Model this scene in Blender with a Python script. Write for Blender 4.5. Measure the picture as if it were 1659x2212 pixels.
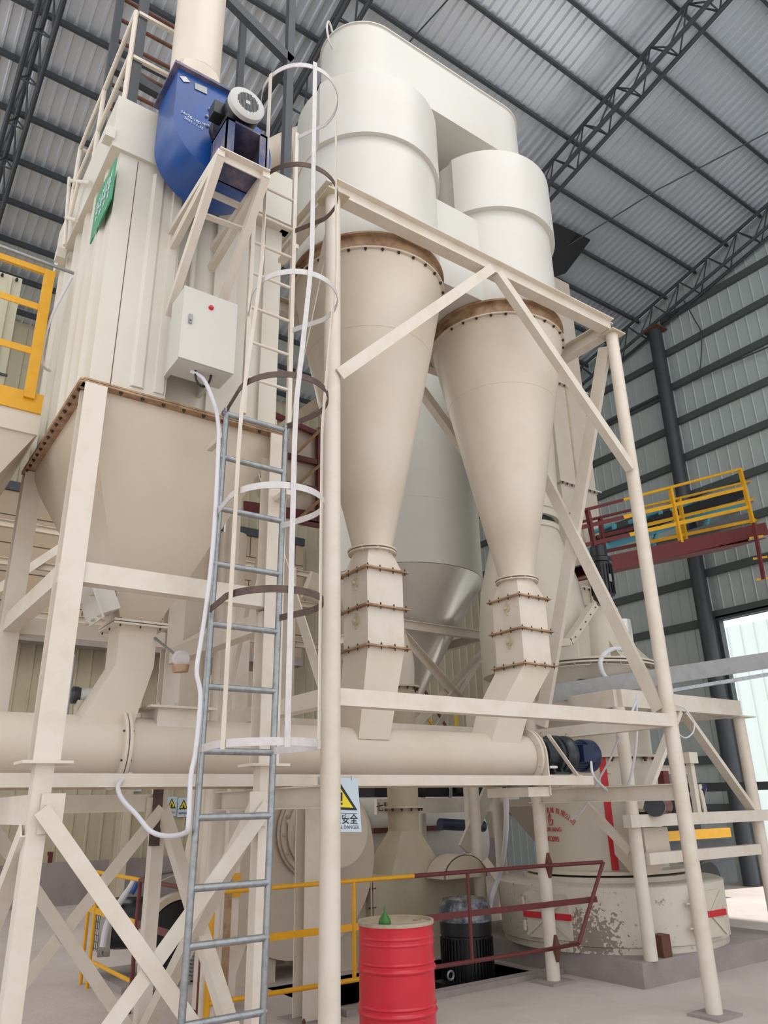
import bpy, bmesh, math, random
from mathutils import Vector, Matrix
random.seed(7)
for o in list(bpy.data.objects): bpy.data.objects.remove(o)
SC = bpy.context.scene
COL = SC.collection

# ------------------------------------------------------------------ camera
EYE = Vector((0, 0, 1.7))
FPX = 1640.0
def _unit(v): return v / v.length
_up = _unit(Vector((735 - 829.5, -3130 - 1106, FPX)))
_ax = Vector((3300 - 829.5, 1705 - 1106, FPX)); _ax = _unit(_ax - _up * _ax.dot(_up))
_ay = _up.cross(_ax)
def ray(px, py):
    d = Vector((px - 829.5, py - 1106, FPX))
    return Vector((_ax.dot(d), _ay.dot(d), _up.dot(d)))
def onY(px, py, y): d = ray(px, py); return EYE + d * (y / d.y)
def onX(px, py, x): d = ray(px, py); return EYE + d * (x / d.x)
def onZ(px, py, z): d = ray(px, py); return EYE + d * ((z - EYE.z) / d.z)
cam = bpy.data.cameras.new('camera'); camo = bpy.data.objects.new('camera', cam); COL.objects.link(camo)
cam.sensor_fit = 'HORIZONTAL'; cam.sensor_width = 36.0; cam.lens = 36.0 * FPX / 1659.0
cam.clip_start = 0.05; cam.clip_end = 300
right = Vector((_ax.x, _ay.x, _up.x)); down = Vector((_ax.y, _ay.y, _up.y)); fwd = Vector((_ax.z, _ay.z, _up.z))
M = Matrix((( right.x, -down.x, -fwd.x, EYE.x), (right.y, -down.y, -fwd.y, EYE.y), (right.z, -down.z, -fwd.z, EYE.z), (0, 0, 0, 1)))
camo.matrix_world = M
SC.camera = camo

# ------------------------------------------------------------------ light
w = bpy.data.worlds.new('sky'); SC.world = w; w.use_nodes = True
bg = w.node_tree.nodes['Background']; bg.inputs[0].default_value = (0.97, 0.98, 1.0, 1); bg.inputs[1].default_value = 1.62
sun = bpy.data.lights.new('sun', 'SUN'); sun.energy = 6.0; sun.angle = math.radians(2); sun.color = (1, .97, .92)
suno = bpy.data.objects.new('sun', sun); COL.objects.link(suno); suno.rotation_euler = Vector((-.62, .12, -.72)).to_track_quat('-Z', 'Y').to_euler()
def fill_light(name, loc, sx, sy, watts):  # added soft area fill facing down, not an actual roof opening
    l = bpy.data.lights.new(name, 'AREA'); l.shape = 'RECTANGLE'; l.size = sx; l.size_y = sy; l.energy = watts; l.color = (1, .985, .96)
    o = bpy.data.objects.new(name, l); COL.objects.link(o); o.location = loc; return o
fill_light('fill_light_front', (3.5, -.5, 14.6), 9, 5, 420)  # added fill, kept above the top of the frame
fill_light('fill_light_rear', (5.2, 13.5, 8.6), 5, 3.5, 190)  # added fill for the rear, hidden behind the cyclones
fill_light('fill_light_left', (.9, 10.5, 8.0), 2.5, 4, 20)  # added fill for the back left, hidden behind the filter housing
SC.view_settings.view_transform = 'Standard'; SC.view_settings.look = 'None'
SC.view_settings.gamma = 1.0; SC.view_settings.exposure = -0.14
try: SC.view_settings.use_curve_mapping = False
except Exception: pass

# ------------------------------------------------------------------ materials
def srgb(r, g, b):
    f = lambda c: (c / 255 / 12.92) if c <= 10 else ((c / 255 + .055) / 1.055) ** 2.4
    return (f(r), f(g), f(b), 1)
MATS = {}
def mat(name, rgb, rough=.5, metal=0.0, dirt=0.0, dirtcol=None, scale=3.0, bump=0.0, bscale=60, spec=.5, low=.45, high=.75):
    m = bpy.data.materials.new(name); m.use_nodes = True; MATS[name] = m
    nt = m.node_tree; b = nt.nodes['Principled BSDF']; c = srgb(*rgb)
    b.inputs['Base Color'].default_value = c; b.inputs['Roughness'].default_value = rough
    b.inputs['Metallic'].default_value = metal; b.inputs['Specular IOR Level'].default_value = spec
    tc = nt.nodes.new('ShaderNodeTexCoord')
    if dirt:
        n = nt.nodes.new('ShaderNodeTexNoise'); n.inputs['Scale'].default_value = scale; n.inputs['Detail'].default_value = 8
        n.inputs['Roughness'].default_value = .65
        nt.links.new(tc.outputs['Object'], n.inputs['Vector'])
        r = nt.nodes.new('ShaderNodeValToRGB'); r.color_ramp.elements[0].position = low; r.color_ramp.elements[1].position = high
        r.color_ramp.elements[0].color = (0, 0, 0, 1); r.color_ramp.elements[1].color = (dirt, dirt, dirt, 1)
        nt.links.new(n.outputs['Fac'], r.inputs['Fac'])
        mx = nt.nodes.new('ShaderNodeMix'); mx.data_type = 'RGBA'
        mx.inputs[6].default_value = c; mx.inputs[7].default_value = srgb(*(dirtcol or tuple(int(v * .6) for v in rgb)))
        nt.links.new(r.outputs['Color'], mx.inputs[0]); nt.links.new(mx.outputs[2], b.inputs['Base Color'])
    if bump:
        n2 = nt.nodes.new('ShaderNodeTexNoise'); n2.inputs['Scale'].default_value = bscale; n2.inputs['Detail'].default_value = 4
        nt.links.new(tc.outputs['Object'], n2.inputs['Vector'])
        bp = nt.nodes.new('ShaderNodeBump'); bp.inputs['Strength'].default_value = bump; bp.inputs['Distance'].default_value = .02
        nt.links.new(n2.outputs['Fac'], bp.inputs['Height']); nt.links.new(bp.outputs['Normal'], b.inputs['Normal'])
    return m
mat('cream', (212, 200, 184), .42, dirt=.45, dirtcol=(194, 176, 152), scale=1.6)
mat('cream_beam', (216, 207, 194), .45, dirt=.5, dirtcol=(194, 178, 150), scale=4)
mat('cream_hopper', (204, 190, 172), .4, dirt=.35, dirtcol=(184, 162, 132), scale=1.2)
mat('offwhite', (208, 206, 199), .36, dirt=.35, dirtcol=(200, 192, 176), scale=1.4)
mat('panel_cream', (210, 205, 193), .42, dirt=.4, dirtcol=(196, 180, 150), scale=1.1)
mat('door_stain', (200, 188, 166), .5, dirt=.7, dirtcol=(166, 144, 114), scale=5)
mat('box_grey', (200, 198, 190), .35)
mat('rust', (104, 66, 50), .8, dirt=.8, dirtcol=(60, 42, 36), scale=14)
mat('burnt', (96, 78, 70), .75, dirt=.9, dirtcol=(50, 42, 40), scale=9)
mat('rust_stain', (176, 148, 118), .75, dirt=.9, dirtcol=(116, 78, 54), scale=7, low=.42, high=.7)
mat('galv', (158, 162, 164), .38, metal=.75, dirt=.8, dirtcol=(120, 122, 124), scale=22)
mat('silo_grey', (206, 205, 197), .45, dirt=.3, dirtcol=(190, 182, 166), scale=1)
mat('white_strap', (205, 201, 200), .5, dirt=.5, dirtcol=(170, 165, 165), scale=12)
mat('bolt', (70, 60, 52), .6, metal=.4)
mat('bolt_pale', (190, 180, 162), .5)
mat('dark_steel', (62, 67, 72), .5, metal=.1, dirt=.5, dirtcol=(42, 45, 50), scale=3)
mat('girt_green', (72, 80, 78), .6)
mat('roof', (214, 221, 228), .34, metal=.6, dirt=.4, dirtcol=(186, 194, 202), scale=.8)
mat('gable', (172, 182, 180), .5, metal=.1, dirt=.4, dirtcol=(152, 160, 158), scale=.6)
mat('olive_sheet', (186, 176, 150), .6, dirt=.5, dirtcol=(160, 146, 120), scale=1.5)
mat('sheet_cream', (200, 196, 172), .5)
mat('cement', (156, 147, 144), .9, dirt=.7, dirtcol=(132, 122, 118), scale=2, bump=.3)
mat('yellow', (222, 164, 22), .42, dirt=.3, dirtcol=(180, 120, 20), scale=9)
mat('yellow_pale', (206, 172, 60), .5)
mat('maroon', (104, 42, 42), .5, dirt=.5, dirtcol=(74, 34, 32), scale=9)
mat('red', (196, 36, 42), .4)
mat('drum_red', (206, 40, 58), .3, dirt=.25, dirtcol=(168, 44, 52), scale=5)
mat('drum_lid', (178, 166, 146), .7, dirt=.7, dirtcol=(150, 120, 84), scale=12)
mat('green', (52, 112, 48), .4)
mat('banner_green', (34, 146, 96), .35, dirt=.6, dirtcol=(200, 226, 214), scale=5, low=.58, high=.66)
mat('blue', (24, 74, 146), .32, dirt=.55, dirtcol=(60, 62, 92), scale=2.4)
mat('blue_dusty', (62, 70, 106), .5, dirt=.9, dirtcol=(150, 130, 130), scale=4)
mat('navy', (34, 44, 78), .35)
mat('motor_dark', (44, 48, 54), .35, dirt=.3, dirtcol=(80, 80, 82), scale=9)
mat('black', (22, 23, 27), .35)
mat('rubber', (30, 30, 33), .8)
mat('wrap', (70, 74, 82), .15, dirt=.9, dirtcol=(170, 176, 184), scale=9)
mat('grille', (190, 190, 186), .5)
mat('cable', (212, 212, 218), .55)
mat('cyan', (94, 170, 190), .45)
mat('sign_blue', (198, 214, 224), .45)
mat('sign_yellow', (232, 212, 20), .4)
mat('ink', (26, 28, 34), .5)
mat('ink_red', (196, 34, 46), .45)
mat('chalk', (220, 228, 236), .7)
mat('olive', (190, 178, 154), .6, dirt=.6, dirtcol=(164, 148, 122), scale=3)
mat('mill', (204, 196, 180), .4, dirt=.35, dirtcol=(180, 168, 144), scale=1.5)
mat('mill_worn', (202, 194, 180), .5, dirt=.8, dirtcol=(128, 116, 104), scale=15, low=.60, high=.66)
mat('grey_paint', (150, 150, 150), .5, dirt=.6, dirtcol=(120, 118, 116), scale=6)
mat('plate', (150, 150, 150), .4, metal=.4)
mat('fence_white', (222, 228, 226), .6)
mat('white_out', (240, 240, 238), .6)
mat('steel_shine', (214, 210, 204), .25, metal=.35, dirt=.3, dirtcol=(170, 160, 148), scale=1.5)
mat('brake_wood', (150, 118, 82), .7)
def worn_patch(m, cx, cy, cz, rad):
    # chipped, bare-metal patch: noise thresholded by the distance to the place where the paint has been hit
    nt = m.node_tree; b = nt.nodes['Principled BSDF']; src = b.inputs['Base Color'].links[0].from_socket
    tc = nt.nodes.new('ShaderNodeTexCoord'); d = nt.nodes.new('ShaderNodeVectorMath'); d.operation = 'DISTANCE'; d.inputs[1].default_value = (cx, cy, cz)
    nt.links.new(tc.outputs['Object'], d.inputs[0])
    mr = nt.nodes.new('ShaderNodeMapRange'); mr.inputs[1].default_value = 0; mr.inputs[2].default_value = rad; mr.inputs[3].default_value = .34; mr.inputs[4].default_value = -.12
    nt.links.new(d.outputs['Value'], mr.inputs[0])
    n = nt.nodes.new('ShaderNodeTexNoise'); n.inputs['Scale'].default_value = 26; n.inputs['Detail'].default_value = 5; nt.links.new(tc.outputs['Object'], n.inputs['Vector'])
    ad = nt.nodes.new('ShaderNodeMath'); nt.links.new(n.outputs['Fac'], ad.inputs[0]); nt.links.new(mr.outputs[0], ad.inputs[1])
    r = nt.nodes.new('ShaderNodeValToRGB'); r.color_ramp.elements[0].position = .62; r.color_ramp.elements[1].position = .66; nt.links.new(ad.outputs[0], r.inputs['Fac'])
    mx = nt.nodes.new('ShaderNodeMix'); mx.data_type = 'RGBA'; mx.inputs[7].default_value = srgb(136, 124, 114)
    nt.links.new(r.outputs['Color'], mx.inputs[0]); nt.links.new(src, mx.inputs[6]); nt.links.new(mx.outputs[2], b.inputs['Base Color'])
worn_patch(MATS['mill_worn'], -1.12, -.66, .36, .52)
# dusty concrete floor
def floor_mat():
    m = mat('floor', (200, 189, 184), .85, dirt=.8, dirtcol=(172, 158, 152), scale=.7, bump=.35, bscale=9, low=.35, high=.75)
    nt = m.node_tree; b = nt.nodes['Principled BSDF']
    src = b.inputs['Base Color'].links[0].from_socket
    tc = nt.nodes.new('ShaderNodeTexCoord')
    v = nt.nodes.new('ShaderNodeTexNoise'); v.inputs['Scale'].default_value = 4.5; v.inputs['Detail'].default_value = 10; v.inputs['Distortion'].default_value = 1.2
    nt.links.new(tc.outputs['Object'], v.inputs['Vector'])
    r = nt.nodes.new('ShaderNodeValToRGB'); r.color_ramp.elements[0].position = .62; r.color_ramp.elements[1].position = .72
    r.color_ramp.elements[0].color = (0, 0, 0, 1); r.color_ramp.elements[1].color = (.45, .45, .45, 1)
    nt.links.new(v.outputs['Fac'], r.inputs['Fac'])
    mx = nt.nodes.new('ShaderNodeMix'); mx.data_type = 'RGBA'; mx.inputs[7].default_value = srgb(190, 182, 180)
    nt.links.new(r.outputs['Color'], mx.inputs[0]); nt.links.new(src, mx.inputs[6]); nt.links.new(mx.outputs[2], b.inputs['Base Color'])
floor_mat()
def block_mat():
    m = mat('blocks', (176, 152, 126), .9); nt = m.node_tree; b = nt.nodes['Principled BSDF']
    tc = nt.nodes.new('ShaderNodeTexCoord'); mp = nt.nodes.new('ShaderNodeMapping'); mp.inputs['Rotation'].default_value = (math.radians(90), 0, 0)
    br = nt.nodes.new('ShaderNodeTexBrick'); br.inputs['Scale'].default_value = 1.0
    br.inputs['Brick Width'].default_value = 1.3; br.inputs['Row Height'].default_value = .62; br.inputs['Mortar Size'].default_value = .014
    br.inputs['Color1'].default_value = srgb(176, 156, 134); br.inputs['Color2'].default_value = srgb(166, 146, 124); br.inputs['Mortar'].default_value = srgb(84, 70, 58)
    nt.links.new(tc.outputs['Object'], mp.inputs['Vector']); nt.links.new(mp.outputs['Vector'], br.inputs['Vector']); nt.links.new(br.outputs['Color'], b.inputs['Base Color'])
block_mat()
def mesh_walk():
    m = mat('tread', (112, 110, 112), .5, metal=.4); nt = m.node_tree; b = nt.nodes['Principled BSDF']
    tc = nt.nodes.new('ShaderNodeTexCoord'); wv = nt.nodes.new('ShaderNodeTexWave'); wv.inputs['Scale'].default_value = 9; wv.inputs['Distortion'].default_value = 0
    wv.bands_direction = 'DIAGONAL'; nt.links.new(tc.outputs['Object'], wv.inputs['Vector'])
    r = nt.nodes.new('ShaderNodeValToRGB'); r.color_ramp.elements[0].color = srgb(84, 82, 86); r.color_ramp.elements[1].color = srgb(140, 138, 140)
    nt.links.new(wv.outputs['Fac'], r.inputs['Fac']); nt.links.new(r.outputs['Color'], b.inputs['Base Color'])
mesh_walk()

# ------------------------------------------------------------------ mesh helpers
V = Vector
def perp(d, up=None):
    d = d.normalized(); u = V(up) if up is not None else V((0, 0, 1))
    if abs(d.dot(u)) > .995: u = V((0, 1, 0)) if abs(d.y) < .9 else V((1, 0, 0))
    s = d.cross(u).normalized(); return s, s.cross(d).normalized()
class MB:
    def __init__(s): s.v = []; s.f = []
    def add(s, vs, fs):
        n = len(s.v); s.v += [V(p) for p in vs]; s.f += [tuple(i + n for i in f) for f in fs]; return s
    def box(s, a, b):
        x0, y0, z0 = [min(a[i], b[i]) for i in range(3)]; x1, y1, z1 = [max(a[i], b[i]) for i in range(3)]
        return s.add([(x0, y0, z0), (x1, y0, z0), (x1, y1, z0), (x0, y1, z0), (x0, y0, z1), (x1, y0, z1), (x1, y1, z1), (x0, y1, z1)],
                     [(0, 3, 2, 1), (4, 5, 6, 7), (0, 1, 5, 4), (1, 2, 6, 5), (2, 3, 7, 6), (3, 0, 4, 7)])
    def bar(s, p, q, w, h, up=None, ou=0.0, os=0.0):
        """box from p to q, w wide (side) and h high (up); ou/os shift it along up/side"""
        p, q = V(p), V(q); a, b = perp(q - p, up); o = a * os + b * ou; vs = []
        for c in (p, q):
            for i, j in ((-1, -1), (1, -1), (1, 1), (-1, 1)): vs.append(c + o + a * (w / 2 * i) + b * (h / 2 * j))
        return s.add(vs, [(0, 1, 2, 3), (7, 6, 5, 4), (0, 4, 5, 1), (1, 5, 6, 2), (2, 6, 7, 3), (3, 7, 4, 0)])
    def hb(s, p, q, w, h, t=.012, up=None):          # H section
        s.bar(p, q, w, t, up, ou=h / 2 - t / 2); s.bar(p, q, w, t, up, ou=-h / 2 + t / 2); return s.bar(p, q, t, h - 2 * t, up)
    def ch(s, p, q, w, h, t=.01, up=None, side=1):    # channel: web on +side
        s.bar(p, q, w, t, up, ou=h / 2 - t / 2); s.bar(p, q, w, t, up, ou=-h / 2 + t / 2); return s.bar(p, q, t, h - 2 * t, up, os=side * (w / 2 - t / 2))
    def ang(s, p, q, a, t=.008, up=None, side=1, flip=1):
        s.bar(p, q, a, t, up, ou=flip * (a / 2 - t / 2)); return s.bar(p, q, t, a - t, up, os=side * (a / 2 - t / 2), ou=-flip * t / 2)
    def tube(s, p, q, r1, r2=None, n=20, caps=True):
        p, q = V(p), V(q); r2 = r1 if r2 is None else r2; a, b = perp(q - p); vs = []; fs = []
        for c, r in ((p, r1), (q, r2)):
            for i in range(n):
                t = 2 * math.pi * i / n; vs.append(c + a * (r * math.cos(t)) + b * (r * math.sin(t)))
        for i in range(n): j = (i + 1) % n; fs.append((i, i + n, j + n, j))
        if caps: fs.append(tuple(range(n))); fs.append(tuple(range(2 * n - 1, n - 1, -1)))
        return s.add(vs, fs)
    def ring(s, c, axis, r0, r1, h, n=40):            # flat flange ring centred on c
        c = V(c); a, b = perp(V(axis)); ax = V(axis).normalized(); vs = []; fs = []
        for k, (r, z) in enumerate(((r0, -h / 2), (r1, -h / 2), (r1, h / 2), (r0, h / 2))):
            for i in range(n):
                t = 2 * math.pi * i / n; vs.append(c + ax * z + a * (r * math.cos(t)) + b * (r * math.sin(t)))
        for k in range(4):
            for i in range(n):
                j = (i + 1) % n; k2 = (k + 1) % 4; fs.append((k * n + i, k2 * n + i, k2 * n + j, k * n + j))
        return s.add(vs, fs)
    def lathe(s, c, prof, n=48, axis=(0, 0, 1), caps=True):   # prof: list of (r, z) along axis
        c = V(c); ax = V(axis).normalized(); a, b = perp(ax); vs = []; fs = []
        for r, z in prof:
            for i in range(n):
                t = 2 * math.pi * i / n; vs.append(c + ax * z + a * (r * math.cos(t)) + b * (r * math.sin(t)))
        for k in range(len(prof) - 1):
            for i in range(n):
                j = (i + 1) % n; fs.append((k * n + i, k * n + n + i, k * n + n + j, k * n + j))
        if caps: fs.append(tuple(range(n))); m = (len(prof) - 1) * n; fs.append(tuple(range(m + n - 1, m - 1, -1)))
        return s.add(vs, fs)
    def path(s, pts, r, n=10, flat=None, up=None, closed=False):
        """tube through points; flat=(w,h) gives a flat strip section"""
        pts = [V(p) for p in pts]; vs = []; fs = []; N = len(pts)
        sec = [(r * math.cos(2 * math.pi * i / n), r * math.sin(2 * math.pi * i / n)) for i in range(n)] if not flat else \
              [(-flat[0] / 2, -flat[1] / 2), (flat[0] / 2, -flat[1] / 2), (flat[0] / 2, flat[1] / 2), (-flat[0] / 2, flat[1] / 2)]
        m = len(sec); prev = None
        for k, p in enumerate(pts):
            d = (pts[min(k + 1, N - 1)] - pts[max(k - 1, 0)])
            if up is not None: a, b = perp(d, up)
            else:
                if prev is None: a, b = perp(d)
                else:
                    dn = d.normalized(); b = (prev - dn * prev.dot(dn))
                    b = b.normalized() if b.length > 1e-6 else perp(d)[1]; a = dn.cross(b)
                prev = b
            for x, y in sec: vs.append(p + a * x + b * y)
        for k in range(N - 1):
            for i in range(m): j = (i + 1) % m; fs.append((k * m + i, k * m + m + i, k * m + m + j, k * m + j))
        fs.append(tuple(range(m))); fs.append(tuple(range(N * m - 1, N * m - m - 1, -1)))
        return s.add(vs, fs)
    def loft(s, rings, caps=True):                     # rings of equal point counts
        n = len(rings[0]); vs = [p for r in rings for p in r]; fs = []
        for k in range(len(rings) - 1):
            for i in range(n): j = (i + 1) % n; fs.append((k * n + i, k * n + j, k * n + n + j, k * n + n + i))
        if caps: fs.append(tuple(range(n - 1, -1, -1))); m = (len(rings) - 1) * n; fs.append(tuple(range(m, m + n)))
        return s.add(vs, fs)
    def slab(s, poly, off):                            # polygon extruded by vector
        poly = [V(p) for p in poly]; off = V(off); return s.loft([poly, [p + off for p in poly]])
    def plate(s, a, b, c, d, t): # quad plate with thickness t along its normal
        a, b, c, d = map(V, (a, b, c, d)); n = (b - a).cross(c - a).normalized() * t; return s.slab([a, b, c, d], n)
def bez(p0, p1, p2, p3, n=14):
    p0, p1, p2, p3 = map(V, (p0, p1, p2, p3))
    return [(1 - t) ** 3 * p0 + 3 * (1 - t) ** 2 * t * p1 + 3 * (1 - t) * t * t * p2 + t ** 3 * p3 for t in [i / n for i in range(n + 1)]]
def spline(pts, n=8):
    pts = [V(p) for p in pts]; P_ = [pts[0]] + pts + [pts[-1]]; out = []
    for k in range(1, len(P_) - 2):
        a, b, c, d = P_[k - 1:k + 3]
        for i in range(n):
            t = i / n; out.append(.5 * ((2 * b) + (c - a) * t + (2 * a - 5 * b + 4 * c - d) * t * t + (3 * b - a - 3 * c + d) * t ** 3))
    out.append(pts[-1]); return out
def rect(cx, cy, z, wx, wy): return [V((cx - wx / 2, cy - wy / 2, z)), V((cx + wx / 2, cy - wy / 2, z)), V((cx + wx / 2, cy + wy / 2, z)), V((cx - wx / 2, cy + wy / 2, z))]

ORG = {}
def _mesh(name, mb, m, org, smooth=True):
    me = bpy.data.meshes.new(name); me.from_pydata([v - org for v in mb.v], [], mb.f)
    bm = bmesh.new(); bm.from_mesh(me); bmesh.ops.recalc_face_normals(bm, faces=bm.faces); bm.to_mesh(me); bm.free()
    me.materials.append(MATS[m])
    if smooth:
        me.polygons.foreach_set('use_smooth', [True] * len(me.polygons)); me.set_sharp_from_angle(angle=math.radians(32))
    return me
def T(name, label, cat, loc, group=None):
    o = bpy.data.objects.new(name, None); COL.objects.link(o); o.empty_display_size = .1
    o.location = V(loc); o['label'] = label; o['category'] = cat
    if group: o['group'] = group
    ORG[o.name] = V(loc); return o
def part(name, mb, m, parent, label=None, smooth=True):
    org = ORG[parent.name]; o = bpy.data.objects.new(name, _mesh(name, mb, m, org, smooth)); COL.objects.link(o)
    o.parent = parent; ORG[o.name] = org
    if label: o['label'] = label
    return o
def solo(name, mb, m, label, cat, group=None, kind=None, smooth=True):
    lo = V([min(v[i] for v in mb.v) for i in range(3)]); hi = V([max(v[i] for v in mb.v) for i in range(3)])
    org = V(((lo.x + hi.x) / 2, (lo.y + hi.y) / 2, lo.z))
    o = bpy.data.objects.new(name, _mesh(name, mb, m, org, smooth)); COL.objects.link(o); o.location = org; ORG[o.name] = org
    if label: o['label'] = label
    if cat: o['category'] = cat
    if group: o['group'] = group
    if kind: o['kind'] = kind
    return o
def struct(name, mb, m, label=None, smooth=False):
    o = solo(name, mb, m, label, None, kind='structure', smooth=smooth); return o
_bm = {}
def bolts(parent, spots, m='bolt', size=.012, length=.03, name='bolt'):
    """one small hex bolt per (position, axis); copies share one mesh"""
    key = (m, size, length)
    if key not in _bm:
        b = MB(); b.tube((0, 0, -length / 2), (0, 0, length / 2), size * .55, n=8); b.tube((0, 0, -length * .15), (0, 0, length * .3), size, n=6)
        _bm[key] = _mesh('bolt', b, m, V((0, 0, 0)), False)
    org = ORG[parent.name]
    for p, ax in spots:
        o = bpy.data.objects.new(name, _bm[key]); COL.objects.link(o); o.parent = parent
        o.location = V(p) - org; o.rotation_euler = V(ax).to_track_quat('Z', 'Y').to_euler()
        ORG[o.name] = V(p)
def text_obj(name, s, size, m, parent, origin, xdir, ydir, extrude=.002, bend=None, bold=0.0, label=None):
    cu = bpy.data.curves.new(name, 'FONT'); cu.body = s; cu.size = size; cu.extrude = extrude; cu.offset = bold; cu.align_x = 'CENTER'
    to = bpy.data.objects.new('tmp', cu); COL.objects.link(to)
    dg = bpy.context.evaluated_depsgraph_get(); me = bpy.data.meshes.new_from_object(to.evaluated_get(dg)); bpy.data.objects.remove(to)
    x, y = V(xdir).normalized(), V(ydir).normalized(); z = x.cross(y); org = ORG[parent.name]; o0 = V(origin)
    for v in me.vertices:
        if bend: p = bend(v.co)
        else: p = o0 + x * v.co.x + y * v.co.y + z * v.co.z
        v.co = p - org
    me.materials.clear(); me.materials.append(MATS[m]); me.name = name
    o = bpy.data.objects.new(name, me); COL.objects.link(o); o.parent = parent; ORG[o.name] = org
    if label: o['label'] = label
    return o
def rotz(p, c, a):
    p, c = V(p), V(c); d = p - c; return V((c.x + d.x * math.cos(a) - d.y * math.sin(a), c.y + d.x * math.sin(a) + d.y * math.cos(a), p.z))

# ================================================================== SETTING
XG, YB, X0, Y0 = 16.5, 17.5, -4.0, -6.0
def zr(y): return 16.85 - .234 * y
# floor: slabs around the machinery pit
PX0, PX1, PY0, PY1 = 4.15, 6.8, 6.5, 8.1
fl = MB()
fl.box((-14, -14, -.3), (XG, PY0, 0)).box((-14, PY0, -.3), (PX0, PY1, 0)).box((PX1, PY0, -.3), (XG, PY1, 0)).box((-14, PY1, -.3), (XG, YB, 0))
struct('floor', fl, 'floor')
pit = MB(); pit.box((PX0 - .1, PY0 - .1, -1.3), (PX1 + .1, PY1 + .1, -1.2)); pit.box((PX0 - .12, PY0, -1.2), (PX0, PY1, -.02)); pit.box((PX1, PY0, -1.2), (PX1 + .12, PY1, -.02))
pit.box((PX0, PY1, -1.2), (PX1, PY1 + .12, -.02)); pit.box((PX0, PY0 - .12, -1.2), (PX1, PY0, -.02))
struct('trim_1', pit, 'cement')
curb = MB(); curb.box((PX0, PY0, 0), (PX1 + .2, PY0 + .14, .05)); struct('trim_2', curb, 'cement')
yard = MB(); yard.box((XG + .02, -16, -.3), (60, 40, -.02)); struct('floor_yard', yard, 'white_out')
# roof sheet with standing ribs
rf = MB(); rf.slab([(X0, Y0, zr(Y0) + .02), (XG + .3, Y0, zr(Y0) + .02), (XG + .3, YB + .5, zr(YB + .5) + .02), (X0, YB + .5, zr(YB + .5) + .02)], (0, 0, .03))
x = X0 + .1
while x < XG:
    a, b, h = .018, .034, -.03
    rf.loft([[V((x - b, y, zr(y) + .02)), V((x + b, y, zr(y) + .02)), V((x + a, y, zr(y) + h)), V((x - a, y, zr(y) + h))] for y in (Y0, YB + .4)])
    x += .195
struct('ceiling', rf, 'roof')
# purlins
y = 17.1; PUR = []
while y > 2.0:
    m = MB(); m.ch((X0, y, zr(y) - .1), (XG + .1, y, zr(y) - .1), .06, .14, .01, up=(0, .23, 1)); PUR.append(m); y -= .95
ORD = ['first', 'second', 'third', 'fourth', 'fifth', 'sixth', 'seventh', 'eighth', 'ninth', 'tenth', 'eleventh', 'twelfth', 'thirteenth', 'fourteenth', 'fifteenth', 'sixteenth', 'seventeenth']
for k, m in enumerate(PUR): solo('roof_purlin', m, 'dark_steel', 'dark steel roof purlin under the ribbed sheets, ' + ORD[k] + ' up from the back wall', 'beam', 'dark roof purlins')
# lattice trusses following the slope
def truss(xc, label):
    t = T('roof_truss', label, 'truss', (xc, 6, zr(6) - 1.0), 'lattice roof trusses')
    def P(x, y, d): return V((x, y, zr(y) - d))
    for k, (dx, d) in enumerate(((-.16, .95), (.16, .95), (0, .26))):
        part('chord', MB().tube(P(xc + dx, Y0 + .5, d), P(xc + dx, YB - .3, d), .045, n=10), 'dark_steel', t)
    n = 26; y = Y0 + .6; st = (YB - .4 - y) / n; wb = MB()
    for i in range(n):
        for dx in (-.16, .16):
            wb.tube(P(xc + dx, y, .95), P(xc, y + st / 2, .26), .018, n=6, caps=False); wb.tube(P(xc, y + st / 2, .26), P(xc + dx, y + st, .95), .018, n=6, caps=False)
        wb.tube(P(xc - .16, y, .95), P(xc + .16, y, .95), .016, n=6, caps=False); y += st
    part('web', wb, 'dark_steel', t)
truss(.68, 'dark lattice roof truss at the upper left corner of the picture')
truss(4.9, 'dark lattice roof truss passing behind the left cyclone and exhaust stack')
truss(10.5, 'dark lattice roof truss rising to the top edge right of the cyclones')
truss(16.2, 'dark lattice roof truss lying along the top of the gable wall')
# gable wall (X = XG) with door opening
DY0, DY1, DZ = 3.6, 9.70, 5.55
gw = MB(); SP = .28
def gpan(y0, y1, z0, z1a, z1b): gw.slab([(XG, y0, z0), (XG, y1, z0), (XG, y1, z1b), (XG, y0, z1a)], (.05, 0, 0))
ysp = [DY0, DY1]
gpan(Y0, DY0, 0, zr(Y0) - .05, zr(DY0) - .05); gpan(DY0, DY1, DZ, zr(DY0) - .05, zr(DY1) - .05); gpan(DY1, YB, 0, zr(DY1) - .05, zr(YB) - .05)
y = Y0 + .1
while y < YB:
    z0 = DZ if DY0 < y < DY1 else 0
    gw.slab([(XG, y - .02, z0), (XG, y + .02, z0), (XG - .02, y + .008, z0), (XG - .02, y - .008, z0)], (0, 0, zr(y) - .08 - z0)); y += SP
struct('wall_right', gw, 'gable')
df = MB(); df.box((XG - .1, DY1 - .08, 0), (XG + .08, DY1, DZ)); df.box((XG - .1, DY0, 0), (XG + .08, DY0 + .08, DZ)); df.box((XG - .1, DY0, DZ), (XG + .08, DY1, DZ + .1))
struct('door_1', df, 'dark_steel')
GC = {'left': 0, 'right': 0}
def girt(x, y0, y1, z, side):
    solo('wall_girt', MB().box((x - .1, y0, z - .09), (x - .02, y1, z + .09)), 'girt_green', 'level dark green wall girt ' + side + ' of the gable column, ' + ORD[GC[side]] + (' up from the doorway top' if side == 'right' else ' up from the floor'), 'beam', 'girts of the gable wall')
    GC[side] += 1
CY = 9.85
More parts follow.
